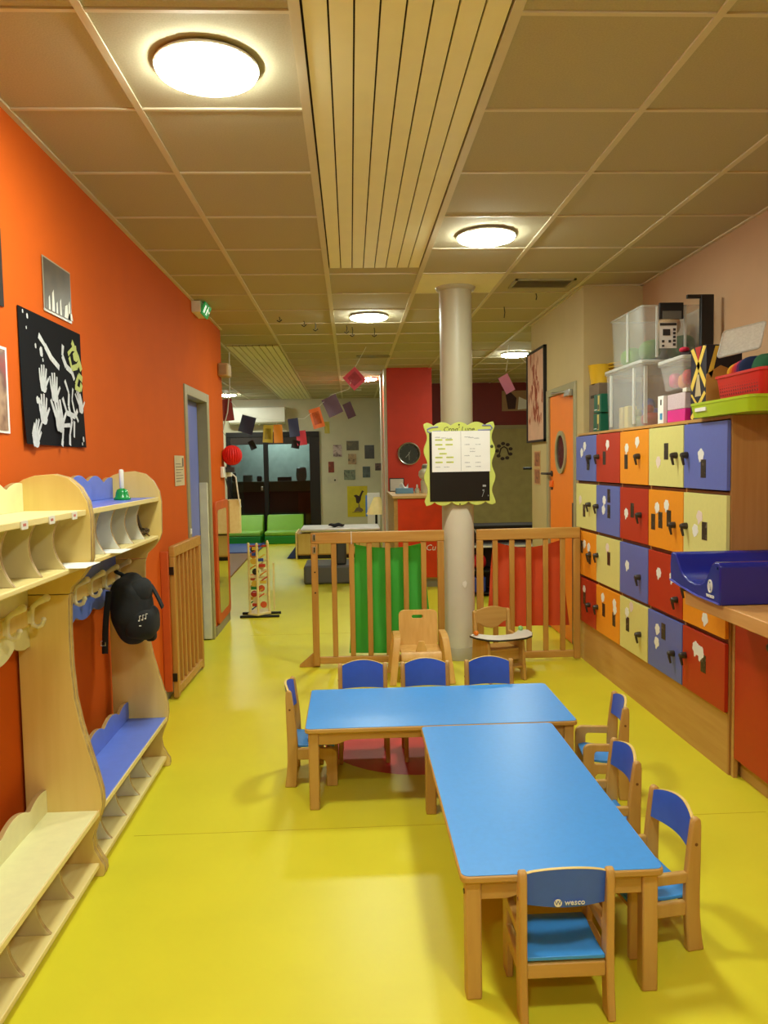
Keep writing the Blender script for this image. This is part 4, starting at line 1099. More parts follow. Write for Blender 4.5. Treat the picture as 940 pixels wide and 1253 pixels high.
vs, fs = plate_with_slot(bk_o, -0.042, 0.034, 0.462, 0.49, ybk, 0.012)
MB().add(vs, fs).build('backrest', M_BENT, t, bevel=0.002)
MB().sheet(lambda u, v: (-0.128 + 0.256 * u, -0.125 + 0.225 * v, (0.252 - 0.012 * sin(pi * v)) if v > 0.12 else 0.245 - 0.05 * (1 - v / 0.12) ** 2), 6, 16, (0, 0, -0.012)).build('seat', M_BENT, t, smooth=50, bevel=0.002)
MB().prism([(-0.036, 0.245), (0.036, 0.245), (0.020, 0.325), (0.014, 0.332), (-0.014, 0.332), (-0.020, 0.325)], 'xz', -0.095, -0.08).build('crotch_post', M_BENT, t, bevel=0.004)
B(-0.13, 0.13, 0.08, 0.10, 0.20, 0.238).build('rear_rail', M_BENT, t, bevel=0.003)
t.scale = (1.06, 1.0, 0.85)
t.location.y = 5.13

# chair with tray
t = thing('tray_chair', 'wooden toddler chair with a white tray, right of the pillar', 'chair', (0.985, 5.12, 0), radians(16), local=True)
side = [(-0.15, 0.0), (-0.105, 0.0), (-0.09, 0.06), (0.04, 0.06), (0.06, 0.0), (0.135, 0.0), (0.125, 0.12), (0.112, 0.26), (0.118, 0.44), (0.105, 0.452), (0.085, 0.44), (0.075, 0.30), (-0.06, 0.285), (-0.115, 0.28), (-0.125, 0.25), (-0.14, 0.10)]
for sx in (-1, 1):
    x = sx * 0.128
    MB().prism(side, 'yz', x - 0.011, x + 0.011).build('side_panel', M_BEECH, t, bevel=0.005)
bo = [(-0.117, 0.365), (-0.09, 0.357), (-0.05, 0.33), (0.0, 0.318), (0.05, 0.33), (0.09, 0.357), (0.117, 0.365), (0.117, 0.452), (0.09, 0.456), (0.05, 0.468), (0.0, 0.474), (-0.05, 0.468), (-0.09, 0.456), (-0.117, 0.452)]
MB().prism(bo, 'xz', 0.092, 0.106).build('backrest', M_BEECHX, t, bevel=0.003)
MB().prism(rrect(-0.117, 0.117, -0.09, 0.09, 0.01), 'xy', 0.196, 0.212).build('seat', M_BEECHX, t, bevel=0.003)
B(-0.117, 0.117, -0.135, -0.06, 0.085, 0.10).build('footrest', M_BEECHX, t, bevel=0.003)
B(-0.117, 0.117, -0.085, -0.07, 0.13, 0.196).build('front_rail', M_BEECHX, t, bevel=0.003)
to = [(-0.20, 0.015), (-0.19, -0.06), (-0.15, -0.135), (-0.09, -0.175), (0.0, -0.185), (0.09, -0.175), (0.15, -0.135), (0.19, -0.06), (0.20, 0.015), (0.175, 0.035), (0.135, 0.03), (0.11, -0.005), (0.06, -0.05), (0.0, -0.062), (-0.06, -0.05), (-0.11, -0.005), (-0.135, 0.03), (-0.175, 0.035)]
tr = MB().prism(to, 'xy', 0.288, 0.300).build('tray', M_BLACK, t, bevel=0.003)
MB().prism([(p[0] * 0.985, p[1] * 0.985 - 0.001) for p in to], 'xy', 0.300, 0.3025).build('white_tray_top', M_WHITEBOARD, tr)
for o_ in (tr, tr.children[0]):
    for v_ in o_.data.vertices:
        v_.co.x = v_.co.x * 1.12 + 0.018; v_.co.y *= 1.06
for (x, y, c, lb) in ((-0.165, -0.005, (240, 130, 20), 'orange'), (0.185, 0.02, (150, 214, 130), 'green')):
    MB().blob((x, y, 0.318), (0.018, 0.018, 0.017), 1, 14, 10).build(lb + '_play_ball', mat(lb + '_ball_plastic', c, 0.35), tr, smooth=60)

# ------------------------------------------------------------------ lockers (local frame: x into the wall, y along the bank)
LROT = radians(0.9)
lk = thing('locker_bank', 'wall of twenty coloured locker doors in a beech cabinet', 'lockers', (1.728, 3.392, 0), LROT, local=True)
LP, LH, CW = 0.343, 0.320, 0.4425
def LW(x, y, z):
    return Vector((1.728 + x * cos(LROT) - y * sin(LROT), 3.392 + x * sin(LROT) + y * cos(LROT), z))
D = 0.41
carc = MB()
B(0.0, D, 0.0, 0.016, 0.0, 1.668).build('end_panel', wood('locker_side_laminate', (190, 138, 76), (176, 122, 62), 'z'), lk, bevel=0.001)
B(0.0, D, 5 * CW + 0.004, 5 * CW + 0.02, 0.0, 1.668).build('end_panel', M_LOCKWOOD, lk)
B(-0.002, D, 0.016, 5 * CW + 0.004, 1.652, 1.668).build('top_panel', M_LOCKWOOD, lk, bevel=0.001)
B(0.0, 0.02, 0.016, 5 * CW + 0.004, 0.0, 0.286).build('plinth_panel', M_LOCKWOOD, lk)
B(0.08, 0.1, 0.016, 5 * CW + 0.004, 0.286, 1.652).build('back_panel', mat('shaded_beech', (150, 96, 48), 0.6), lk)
for r in range(1, 4):
    z = 1.645 - LP * r
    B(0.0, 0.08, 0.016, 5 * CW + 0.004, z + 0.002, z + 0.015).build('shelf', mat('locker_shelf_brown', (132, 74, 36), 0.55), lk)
for k in range(1, 5):
    B(-0.004, 0.08, k * CW - 0.006, k * CW + 0.006, 0.286, 1.652).build('upright', M_LOCKWOOD, lk)
doors = [  # per row, far column first: colour, handle (u,v), clouds, photos
    [('b', (.74, .47), [(.45, .22), (.30, .36)], [(.62, .62)]), ('r', (.10, .47), [(.5, .22)], [(.36, .5)]), ('o', (.70, .48), [(.25, .32), (.63, .21)], [(.23, .58)]), ('c', (.82, .48), [(.3, .58)], [(.53, .41)]), ('b', (.08, .48), [(.42, .48)], [(.48, .69)])],
    [('c', (.72, .44), [(.22, .36)], [(.42, .6)]), ('b', (.07, .45), [(.36, .30), (.33, .50)], [(.56, .20), (.56, .52)]), ('r', (.76, .48), [(.24, .49)], [(.46, .42)]), ('o', (.78, .55), [(.27, .30), (.55, .24)], [(.15, .56), (.37, .51), (.62, .46)]), ('c', (.08, .53), [(.40, .35), (.30, .57)], [(.52, .56)])],
    [('o', (.74, .48), [(.43, .28), (.65, .32)], [(.30, .36), (.70, .55)]), ('c', (.07, .43), [(.50, .20)], [(.56, .42)]), ('b', (.74, .56), [(.28, .42)], []), ('r', (.86, .70), [(.33, .36), (.72, .36)], []), ('o', (.10, .45), [(.55, .82)], [])],
    [('r', (.70, .53), [(.42, .24)], [(.43, .44)]), ('o', (.06, .48), [(.30, .21), (.80, .22), (.82, .34)], [(.34, .47), (.78, .55)]), ('c', (.76, .55), [(.44, .11), (.28, .26)], [(.30, .49)]), ('b', (.78, .55), [(.30, .28), (.28, .52)], [(.48, .27)]), ('r', (.08, .47), [(.34, .27), (.45, .30)], [(.52, .45)])]]
M_HANDLE = mat('dark_locker_handle', (52, 40, 30), 0.35, amt=0.03)
def cloud_poly(y, z, s, seed):
    rnd = random.Random(seed)
    ph = rnd.uniform(0, 6); n_ = rnd.choice((5, 6, 7))
    pts = []
    for j in range(26):
        a = 2 * pi * j / 26
        r = s * (0.8 + 0.2 * abs(sin(n_ * a / 2 + ph)))
        if abs(a - 4.9) < 0.3: r *= 1.35
        pts.append((y + r * 1.05 * cos(a), z + r * sin(a)))
    return pts
XF = -0.020
for r in range(4):
    zt = 1.645 - LP * r
    for c in range(5):
        kind, (hu, hv), clouds, photos = doors[r][c]
        ya = (5 - c) * CW - 0.003          # far edge of the door
        def at(u, v): return (ya - u * (CW - 0.008), zt - v * LH)
        d = B(XF, -0.002, ya - CW + 0.010, ya, zt - LH, zt).build('door', LOCK[kind], lk, bevel=0.0015)
        d['label'] = {'b': 'blue', 'r': 'red', 'o': 'orange', 'c': 'cream'}[kind] + ' locker door'
        y, z = at(hu, hv)
        h = MB().lathe([(0.017, 0.0), (0.017, -0.012), (0.013, -0.03), (0.010, -0.034)], (XF, y, z), 14, 'x')
        h.tube([(XF - 0.024, y, z), (XF - 0.027, y - 0.004, z - 0.016), (XF - 0.02, y - 0.006, z - 0.05)], [0.009, 0.008, 0.006], 8)
        h.build('handle', M_HANDLE, d, smooth=45)
        for i, (u, v) in enumerate(clouds):
            y, z = at(u, v)
            pale = (kind == 'c' and i == 0)
            MB().prism(cloud_poly(y, z, 0.031 if not (r == 3 and c == 4) else 0.036, r * 50 + c * 7 + i), 'yz', XF - 0.0012 - 0.0004 * i, XF - 0.0002).build('cloud_sticker', M_CLOUDP if pale else M_CLOUD, d)
        for i, (u, v) in enumerate(photos):
            y, z = at(u, v)
            MB().box(XF - 0.0014, XF - 0.0002, y - 0.026, y + 0.026, z - 0.044, z + 0.044).build('small_photo', M_PHOTO, d)

# ------------------------------------------------------------------ changing unit and mat on the right
cu = thing('changing_cabinet', 'red fronted cabinet with a wooden worktop at the right photo edge', 'cabinet', (1.9, 2.2, 0))
B(1.755, 2.17, 1.0, 3.38, 0.09, 0.83).build('body', M_LOCKWOOD, cu)
B(1.775, 2.17, 1.0, 3.38, 0.0, 0.09).build('plinth', M_LOCKWOOD, cu)
B(1.735, 1.755, 3.362, 3.384, 0.0, 0.83).build('end_panel', M_LOCKWOOD, cu)
for (a, b) in ((2.78, 3.358), (2.19, 2.77), (1.6, 2.18)):
    d = B(1.735, 1.754, a, b, 0.095, 0.828).build('door', LOCK['r'], cu, bevel=0.0015)
    MB().lathe([(0.014, 0.0), (0.014, -0.012), (0.018, -0.03), (0.012, -0.034)], (1.735, b - 0.33, 0.69), 14, 'x').box(1.705, 1.715, b - 0.37, b - 0.31, 0.682, 0.698).build('handle', M_HANDLE, d, smooth=45)
MB().prism(rrect(1.46, 2.18, 1.0, 3.275, 0.015), 'xy', 0.835, 0.892).build('worktop', wood('worktop_beech', (220, 166, 96), (204, 146, 74), 'y'), cu, bevel=0.004)
# changing mat
cm = thing('changing_mat', 'glossy navy blue changing mat with raised ends on the worktop', 'changing mat', (1.75, 3.15, 0.893))
ya_, yb_ = 2.915, 3.375
def zbot(y): return 0.8935 + 0.030 * max(0, (y - 3.05) / 0.32) ** 1.5
prof = [(ya_, zbot(ya_)), (3.0, zbot(3.0)), (3.1, zbot(3.1)), (3.2, zbot(3.2)), (3.3, zbot(3.3)), (yb_, zbot(yb_)), (yb_ + 0.006, 1.0), (yb_ - 0.002, 1.050), (3.355, 1.058), (3.325, 1.05), (3.30, 1.02), (3.275, 0.99), (3.24, 0.966), (3.19, 0.952), (3.13, 0.948), (3.08, 0.955), (3.04, 0.975), (3.01, 1.01), (2.985, 1.048), (2.96, 1.062), (2.93, 1.062), (ya_ - 0.003, 1.05), (ya_ - 0.004, 0.95)]
M_VINYL = mat('navy_vinyl', (26, 34, 140), 0.22, amt=0.03, spec=0.6)
MB().prism(prof, 'yz', 1.44, 2.10).build('cushion', M_VINYL, cm, smooth=50, bevel=0.006)
MB().prism([(2.03, 0.94), (2.15, 0.94), (2.15, 1.11), (2.13, 1.125), (2.08, 1.12), (2.05, 1.08)], 'xz', ya_, yb_).build('back_bolster', M_VINYL, cm, smooth=50, bevel=0.008)
MB().tube([(1.438, ya_, zbot(ya_) + 0.006), (1.438, 3.1, zbot(3.1) + 0.006), (1.438, 3.25, zbot(3.25) + 0.006), (1.438, yb_, zbot(yb_) + 0.006)], 0.004, 6).build('piping', mat('violet_piping', (70, 70, 190), 0.3), cm, smooth=50)
MB().lathe([(0.006, 0.002), (0.006, -0.004)], (1.444, 2.93, 1.04), 12, 'x').build('snap', M_STEEL, cm, smooth=40)
em = MB()
ec = (2.99, 0.960)
ring_pts = [(1.4385, ec[0] - 0.015 * sin(2 * pi * j / 20), ec[1] + 0.024 * cos(2 * pi * j / 20)) for j in range(20)]
em.tube(ring_pts, 0.0038, 6, True)
em.tube([(1.4385, ec[0] + 0.006, ec[1] + 0.012), (1.4385, ec[0] + 0.001, ec[1] - 0.012), (1.4385, ec[0] - 0.006, ec[1] + 0.014)], 0.0025, 6)
em.build('printed_emblem', M_WHITE, cm, smooth=50)
MB().text('wesco', 0.026, frame((1.438, 2.988, 0.922), (0, -1, 0.0), (0, 0, 1)), 0.0012).build('printed_lettering', M_WHITE, cm)

# ------------------------------------------------------------------ things on top of the lockers
ZT = 1.669
def clear_box(name, label, x0, x1, y0, y1, z0, z1, taper, m_, lid_m=None, group=None, th=0.004):
    t = thing(name, label, 'box', ((x0 + x1) / 2, (y0 + y1) / 2, z0), 0, group)
    cx, cy = (x0 + x1) / 2, (y0 + y1) / 2
    def rg(k, z, inset=0.0):
        hx, hy = (x1 - x0) / 2 * k - inset, (y1 - y0) / 2 * k - inset
        return [(cx + p[0], cy + p[1], z) for p in rrect(-hx, hx, -hy, hy, 0.02, 3)]
    n = 16
    rings = [rg(taper, z0), rg(1, z1), rg(1, z1, th), rg(taper, z0 + th, th)]
    vs = sum(rings, [])
    fs = [tuple(range(n))[::-1]]
    for i in range(3):
        for j in range(n):
            j2 = (j + 1) % n
            fs.append((i * n + j, i * n + j2, (i + 1) * n + j2, (i + 1) * n + j))
    fs.append(tuple(3 * n + j for j in range(n)))
    MB().add(vs, fs).build('tub', m_, t, smooth=40)
    rim = MB()
    hx, hy = (x1 - x0) / 2 + 0.006, (y1 - y0) / 2 + 0.006
    rp2 = [(cx + p[0], cy + p[1], z1 - 0.006) for p in rrect(-hx, hx, -hy, hy, 0.02, 3)]
    rim.tube(rp2, 0.006, 6, True)
    rim.build('rim', m_, t, smooth=50)
    if lid_m:
        MB().prism([(cx + p[0], cy + p[1]) for p in rrect(-hx - 0.003, hx + 0.003, -hy - 0.003, hy + 0.003, 0.022, 3)], 'xy', z1, z1 + 0.022).build('lid', lid_m, t, bevel=0.005)
    return t
CLEAR = clear_plastic('clear_polypropylene', (226, 230, 228), 0.21)
CLEAR2 = clear_plastic('clear_polypropylene_thin', (212, 218, 212), 0.17)
CLEARLID = clear_plastic('milky_lid', (226, 228, 222), 0.62)
# big lower box with toy animals
lb_ = clear_box('storage_box', 'large clear storage box of toys standing on the lockers', 1.745, 2.13, 4.53, 5.16, ZT, 2.045, 0.95, CLEAR, CLEARLID)
for y in (4.64, 5.05):
    B(1.738, 1.752, y - 0.012, y + 0.012, ZT + 0.02, 2.03).build('wall_rib', CLEARLID, lb_, bevel=0.002)
B(1.765, 1.785, 4.526, 4.54, ZT + 0.02, 2.03).build('wall_rib', CLEARLID, lb_, bevel=0.002)
toys = [(1.85, 4.63, 0.06, (170, 44, 50), 'dark red toy block lying in the lower storage box'), (2.02, 4.63, 0.055, (206, 160, 100), 'tan toy figure in the lower storage box'), (1.83, 4.765, 0.05, (130, 140, 70), 'olive toy in the lower storage box'),
        (1.81, 4.87, 0.05, (236, 216, 130), 'cream yellow toy block in the lower storage box'), (1.95, 4.87, 0.09, (70, 84, 160), 'blue toy block in the lower storage box'), (1.815, 4.98, 0.05, (226, 206, 150), 'pale toy block in the lower storage box, far end')]
for i, (x, y, s, c, lb) in enumerate(toys):
    m_ = MB()
    if i % 2: m_.obox((x, y, ZT + 0.006 + s * 1.4), (s * 1.3, s * 1.2, s * 2.8))
    else:
        m_.blob((x, y, ZT + 0.006 + s * 0.7), (s, s * 1.1, s * 0.7), 0.8, 14, 10); m_.blob((x, y + s * 0.6, ZT + 0.02 + s * 1.5), (s * 0.5, s * 0.5, s * 0.5), 1, 10, 8)
    tag(m_.build('toy', mat('toy_colour_%d' % i, c, 0.5), bevel=0.006, smooth=40), lb, 'toy', 'toys in the lower clear box')
# upper box
ub = clear_box('storage_box', 'large clear storage box with dark clips stacked on another box', 1.745, 2.15, 4.52, 5.06, 2.072, 2.385, 0.95, CLEAR2)
B(1.845, 1.99, 4.50, 4.518, 2.30, 2.395).build('clip_handle', M_BLACK, ub, bevel=0.003)
B(1.862, 1.975, 4.496, 4.4995, 2.30, 2.345).build('clip_gap', mat('grey_clip', (110, 110, 104), 0.4), ub)
B(1.74, 1.748, 4.74, 4.76, 2.08, 2.38).build('wall_rib', CLEARLID, ub)
B(1.83, 1.842, 4.512, 4.522, 2.08, 2.38).build('wall_rib', CLEARLID, ub)
B(2.0, 2.012, 4.512, 4.522, 2.08, 2.38).build('wall_rib', CLEARLID, ub)
lab = B(1.85, 1.955, 4.514, 4.5165, 2.13, 2.28).build('product_label', M_PAPER, ub)
m_ = MB().box(1.852, 1.953, 4.512, 4.5135, 2.263, 2.278)
for k in range(5):
    m_.box(1.932, 1.948, 4.512, 4.5135, 2.232 - 0.022 * k, 2.247 - 0.022 * k)
m_.box(1.87, 1.915, 4.512, 4.5135, 2.205, 2.242).box(1.865, 1.88, 4.512, 4.5135, 2.163, 2.178).box(1.905, 1.92, 4.512, 4.5135, 2.163, 2.178).box(1.865, 1.88, 4.512, 4.5135, 2.138, 2.15)
tag(m_.build('label_print', M_DARK, lab), kind='stuff')
for i, (x, y, z, s, c, lb) in enumerate([(1.84, 4.63, 2.08, 0.062, (90, 130, 56), 'green cloth bundle in the upper clear box'), (2.03, 4.63, 2.08, 0.075, (50, 96, 60), 'dark green cloth bundle in the upper clear box'), (1.99, 4.72, 2.225, 0.066, (200, 164, 120), 'beige cloth bundle on top in the upper clear box'),
        (1.84, 4.95, 2.08, 0.06, (130, 170, 70), 'lime cloth bundle in the upper clear box far end'), (1.98, 4.87, 2.08, 0.075, (110, 110, 104), 'grey cloth bundle in the upper clear box')]):
    tag(MB().blob((x, y, z + s * 0.95), (s, s * 1.3, s * 0.95), 0.85, 20, 12, lambda p: Vector((p.x, p.y, p.z + 0.006 * sin(p.x * 60 + p.y * 30)))).build('cloth_bundle', mat('cloth_%d' % i, c, 0.9), smooth=70), lb, 'cloth', 'cloth in the upper clear box')
# yellow basket on grey crate, green game boxes
gc = thing('grey_crate', 'brown grey cardboard crate at the far end of the lockers', 'crate', (1.9, 5.5, ZT))
B(1.77, 2.08, 5.385, 5.60, ZT, 2.02).build('crate_body', mat('brown_grey_card', (120, 100, 78), 0.7), gc, bevel=0.004)
B(1.766, 1.7695, 5.43, 5.55, 1.92, 1.94).build('grip_slot', M_DARKGAP, gc)
yb2 = thing('yellow_basket', 'small yellow woven plastic basket standing on the crate', 'basket', (1.86, 5.25, 2.02))
yprof = [(0.075, 2.021), (0.095, 2.15), (0.099, 2.155), (0.091, 2.155), (0.072, 2.027)]
MB().lathe([(r_ if True else 0, z_) for r_, z_ in yprof], (1.83, 5.50, 0), 20, cap=True).build('basket_wall', mat('yellow_plastic', (222, 178, 40), 0.45), yb2, smooth=40)
for k in range(5):
    r_ = 0.079 + 0.004 * k
    MB().tube([(1.90 + r_ * cos(2 * pi * j / 20), 5.27 + r_ * sin(2 * pi * j / 20), 2.04 + 0.024 * k) for j in range(20)], 0.004, 5, True).build('woven_ring', mat('yellow_plastic_ring', (206, 160, 32), 0.45), yb2, smooth=50)
M_GREENBOX = mat('dark_green_card', (10, 92, 66), 0.45)
for (z, yo, lb) in ((ZT, 0.0, 'dark green game box on the locker top, lower of two'), (ZT + 0.132, -0.012, 'dark green game box stacked on its twin beside the clear box')):
    t = thing('game_box', lb, 'game box', (1.79, 5.27, z), 0, 'green game boxes on the lockers')
    B(1.73, 1.79, 5.225 + yo, 5.375 + yo, z, z + 0.127).build('carton', M_GREENBOX, t, bevel=0.002)
    m_ = B(1.7285, 1.7298, 5.255 + yo, 5.29 + yo, z + 0.012, z + 0.118)
    o = m_.build('gold_panel', mat('gold_print', (204, 184, 100), 0.5), t)
    B(1.7275, 1.7284, 5.26 + yo, 5.285 + yo, z + 0.02, z + 0.055).build('picture', M_PHOTO, o)
    B(1.7285, 1.7298, 5.31 + yo, 5.365 + yo, z + 0.02, z + 0.024).build('white_line', M_PAPER, t)
# small clear tub with pink toys on the drawer box
dw = thing('drawer_box', 'white and magenta small drawer box under the small tub', 'box', (1.85, 4.05, ZT))
B(1.735, 1.98, 3.90, 4.12, ZT, ZT + 0.065).build('magenta_drawer', mat('magenta_plastic', (230, 40, 150), 0.4), dw, bevel=0.003)
B(1.735, 1.98, 3.90, 4.12, ZT + 0.066, ZT + 0.15).build('clear_drawer', clear_plastic('pale_pink_plastic', (226, 206, 214), 0.8), dw, bevel=0.003)
B(1.715, 1.735, 4.125, 4.20, ZT, ZT + 0.15).build('side_card', M_PAPER, dw)
MB().box(1.7135, 1.7148, 4.14, 4.17, ZT + 0.02, ZT + 0.055).build('blue_mark', mat('cyan_print', (60, 150, 200), 0.5), dw)
MB().box(1.7135, 1.7148, 4.15, 4.165, ZT + 0.10, ZT + 0.13).build('black_mark', M_BLACK, dw)
B(1.735, 1.80, 3.885, 3.93, ZT + 0.151, ZT + 0.17).build('white_clasp', M_WHITE, dw)
tub = clear_box('small_tub', 'small clear tub of red and pink toys with a white lid rim', 1.715, 1.96, 3.885, 4.19, ZT + 0.172, ZT + 0.315, 0.84, CLEAR, CLEARLID)
for i, (dx, dy, dz, c, lb) in enumerate([(0.05, 0.06, 0.06, (214, 40, 60), 'red toy piece in the small tub'), (0.08, 0.18, 0.05, (240, 130, 40), 'orange toy piece in the small tub'), (0.14, 0.1, 0.05, (180, 40, 90), 'crimson toy piece in the small tub'), (0.06, 0.25, 0.06, (230, 80, 140), 'pink toy piece in the small tub'), (0.13, 0.22, 0.09, (60, 110, 70), 'green toy piece in the small tub')]):
    tag(MB().blob((1.725 + dx, 3.885 + dy, ZT + 0.170 + dz), (0.03, 0.035, 0.04), 0.7, 14, 10).build('toy_piece', mat('tub_toy_%d' % i, c, 0.5), smooth=50), lb, 'toy', 'toys in the small tub')
tag(MB().blob((1.85, 4.03, ZT + 0.358), (0.075, 0.10, 0.014), 0.9, 18, 10, lambda p: Vector((p.x, p.y, p.z + 0.01 * sin(p.y * 50)))).build('folded_cloth', mat('black_cloth', (40, 18, 26), 0.9), smooth=60), 'dark folded cloth lying on the small tub', 'cloth')
tag(MB().blob((1.80, 4.06, ZT + 0.387), (0.025, 0.03, 0.014), 0.9, 12, 8).build('red_ribbon', mat('crimson_cloth', (190, 24, 60), 0.8), smooth=60), 'small crimson ribbon on the dark cloth', 'ribbon')
# dark frame leaning behind
t = thing('leaning_panel', 'tall black panel leaning upright against the wall behind the boxes', 'panel', (2.1, 4.42, ZT))
MB().box(2.05, 2.125, 4.40, 4.43, ZT, 2.42).build('board', M_BLACK, t, bevel=0.003)
B(1.97, 2.05, 4.405, 4.425, 2.40, 2.42).build('top_arm', M_BLACK, t)
# tall patterned carton
t = thing('pattern_carton', 'tall black and yellow carton with crossing stripes on the lockers', 'carton', (1.86, 3.75, ZT))
x0, x1, y0, y1, z0, z1 = 1.75, 1.93, 3.70, 3.868, ZT, ZT + 0.36
B(x0, x1, y0, y1, z0, z1).build('carton', mat('dark_navy_card', (26, 26, 44), 0.5), t, bevel=0.002)
M_YEL = mat('yellow_card_print', (238, 206, 84), 0.5)
def xface(p, m_, nm, xo=x0):
    MB().prism([(y1 - u * (y1 - y0), z0 + v * (z1 - z0)) for u, v in p], 'yz', xo - 0.0014, xo - 0.0002).build(nm, m_, t)
for nm, p in (('stripe', [(0, .98), (.18, 1), (1, .52), (.95, .42)]), ('stripe', [(.82, 1), (1, .98), (.12, .40), (0, .48)]), ('stripe', [(0, .36), (.1, .36), (1, .02), (.86, 0)]), ('stripe', [(.9, .38), (1, .34), (.14, 0), (0, .04)])):
    xface(p, M_YEL, nm)
xface([(.44, .62), (.56, .62), (.70, .32), (.30, .32)], mat('pale_tan_print', (206, 186, 140), 0.5), 'pencil_shape')
xface([(.3, 1), (.7, 1), (.5, .8)], mat('red_card_print', (190, 40, 30), 0.5), 'red_patch')
def yface(p, m_, nm):
    MB().prism([(x0 + u * (x1 - x0), z0 + v * (z1 - z0)) for u, v in p], 'xz', y0 - 0.0014, y0 - 0.0002).build(nm, m_, t)
yface([(0, 0), (1, 0), (1, .6), (.4, .72), (0, .6)], mat('tan_card_print', (200, 150, 80), 0.5), 'tan_patch')
yface([(.05, .62), (.25, .98), (.35, .98), (.15, .55)], M_YEL, 'stripe')
# green tray, red basket, cloths, clear lid
t = thing('green_tray', 'shallow lime green plastic tray on the lockers under the red basket', 'tray', (1.85, 3.4, ZT))
def tub_shell(x0, x1, y0, y1, z0, z1, k, th, flare=0.0):
    cx, cy = (x0 + x1) / 2, (y0 + y1) / 2
    def rg(s, z, ins=0.0):
        hx, hy = (x1 - x0) / 2 * s - ins, (y1 - y0) / 2 * s - ins
        return [(cx + p[0], cy + p[1], z) for p in rrect(-hx, hx, -hy, hy, 0.03, 3)]
    rings = [rg(k, z0), rg(1, z1 - 0.012), rg(1 + flare, z1 - 0.012), rg(1 + flare, z1), rg(1, z1, th), rg(k, z0 + th, th)]
    n = 16; vs = sum(rings, []); fs = [tuple(range(n))[::-1]]
    for i in range(len(rings) - 1):
        for j in range(n):
            fs.append((i * n + j, i * n + (j + 1) % n, (i + 1) * n + (j + 1) % n, (i + 1) * n + j))
    fs.append(tuple((len(rings) - 1) * n + j for j in range(n)))
    return MB().add(vs, fs)
tub_shell(1.665, 2.05, 3.12, 3.695, ZT, ZT + 0.07, 0.96, 0.005, 0.012).build('tray_shell', mat('lime_green_plastic', (176, 206, 30), 0.35, amt=0.02), t, smooth=40)
B(1.663, 1.668, 3.52, 3.63, ZT + 0.028, ZT + 0.045).build('paper_label', M_PAPER, t)
rbk = thing('red_basket', 'red perforated plastic basket standing in the lime tray', 'basket', (1.85, 3.35, ZT + 0.09))
bz0, bz1 = ZT + 0.072, ZT + 0.185
tub_shell(1.725, 2.06, 3.14, 3.56, bz0, bz1, 0.93, 0.006, 0.03).build('basket_shell', mat('red_plastic', (210, 34, 22), 0.4, amt=0.02), rbk, smooth=40)
M_HOLE = mat('dark_red_hole', (120, 14, 10), 0.6)
hm = MB()
for i in range(17):
    for j in range(5):
        y = 3.19 + 0.02 * i; z = bz0 + 0.018 + 0.0155 * j
        xx = 1.725 + 0.0117 * (1 - (z - bz0) / 0.13) - 0.0012
        hm.box(xx - 0.0006, xx + 0.002, y, y + 0.0085, z, z + 0.0085)
for i in range(13):
    for j in range(5):
        x = 1.77 + 0.02 * i; z = bz0 + 0.018 + 0.0155 * j
        yy = 3.14 + 0.0147 * (1 - (z - bz0) / 0.13) - 0.0012
        hm.box(x, x + 0.0085, yy - 0.0006, yy + 0.002, z, z + 0.0085)
tag(hm.build('perforation', M_HOLE, rbk), kind='stuff')
cl = thing('rainbow_cloth', 'folded rainbow striped cloth lying in the red basket', 'cloth', (1.84, 3.46, bz0 + 0.06))
for k, cc in enumerate([(236, 190, 40), (240, 130, 30), (226, 70, 50), (200, 50, 90), (110, 50, 120), (40, 60, 110)]):
    MB().blob((1.84, 3.505 - 0.022 * k, bz1 + 0.002 + 0.003 * k), (0.085, 0.018, 0.06), 0.8, 14, 10).build('stripe_fold', mat('rainbow_%d' % k, cc, 0.85), cl, smooth=60)
tag(MB().blob((1.87, 3.275, bz1 - 0.005), (0.105, 0.105, 0.085), 0.9, 24, 14, lambda p: Vector((p.x, p.y, p.z + 0.008 * sin(p.x * 50) + 0.006 * sin(p.y * 70)))).build('green_cloth', mat('dark_green_cloth', (14, 92, 52), 0.9), smooth=70), 'dark green cloth bundle heaped in the red basket', 'cloth')
t = thing('clear_lid', 'tilted clear plastic lid leaning on the carton above the red basket', 'lid', (1.83, 3.5, 1.95))
Ml = frame((1.79, 3.44, 2.01), (0.8, -0.55, 0.16), (0.30, 0.25, 0.75))
vs = [(-0.15, -0.095, 0), (0.15, -0.095, 0), (0.15, 0.095, 0), (-0.15, 0.095, 0)]
sh = MB().prism(rrect(-0.088, 0.088, -0.07, 0.07, 0.012), 'xy', -0.003, 0.003)
sh.v = [tuple(Ml @ Vector(p)) for p in sh.v]
sh.build('lid_sheet', clear_plastic('frosted_lid', (238, 240, 236), 0.7, 0.3), t, bevel=0.002)
rm = MB().tube([tuple(Ml @ Vector((p[0], p[1], 0))) for p in rrect(-0.088, 0.088, -0.07, 0.07, 0.012)], 0.005, 6, True)
rm.build('lid_rim', CLEARLID, t, smooth=50)

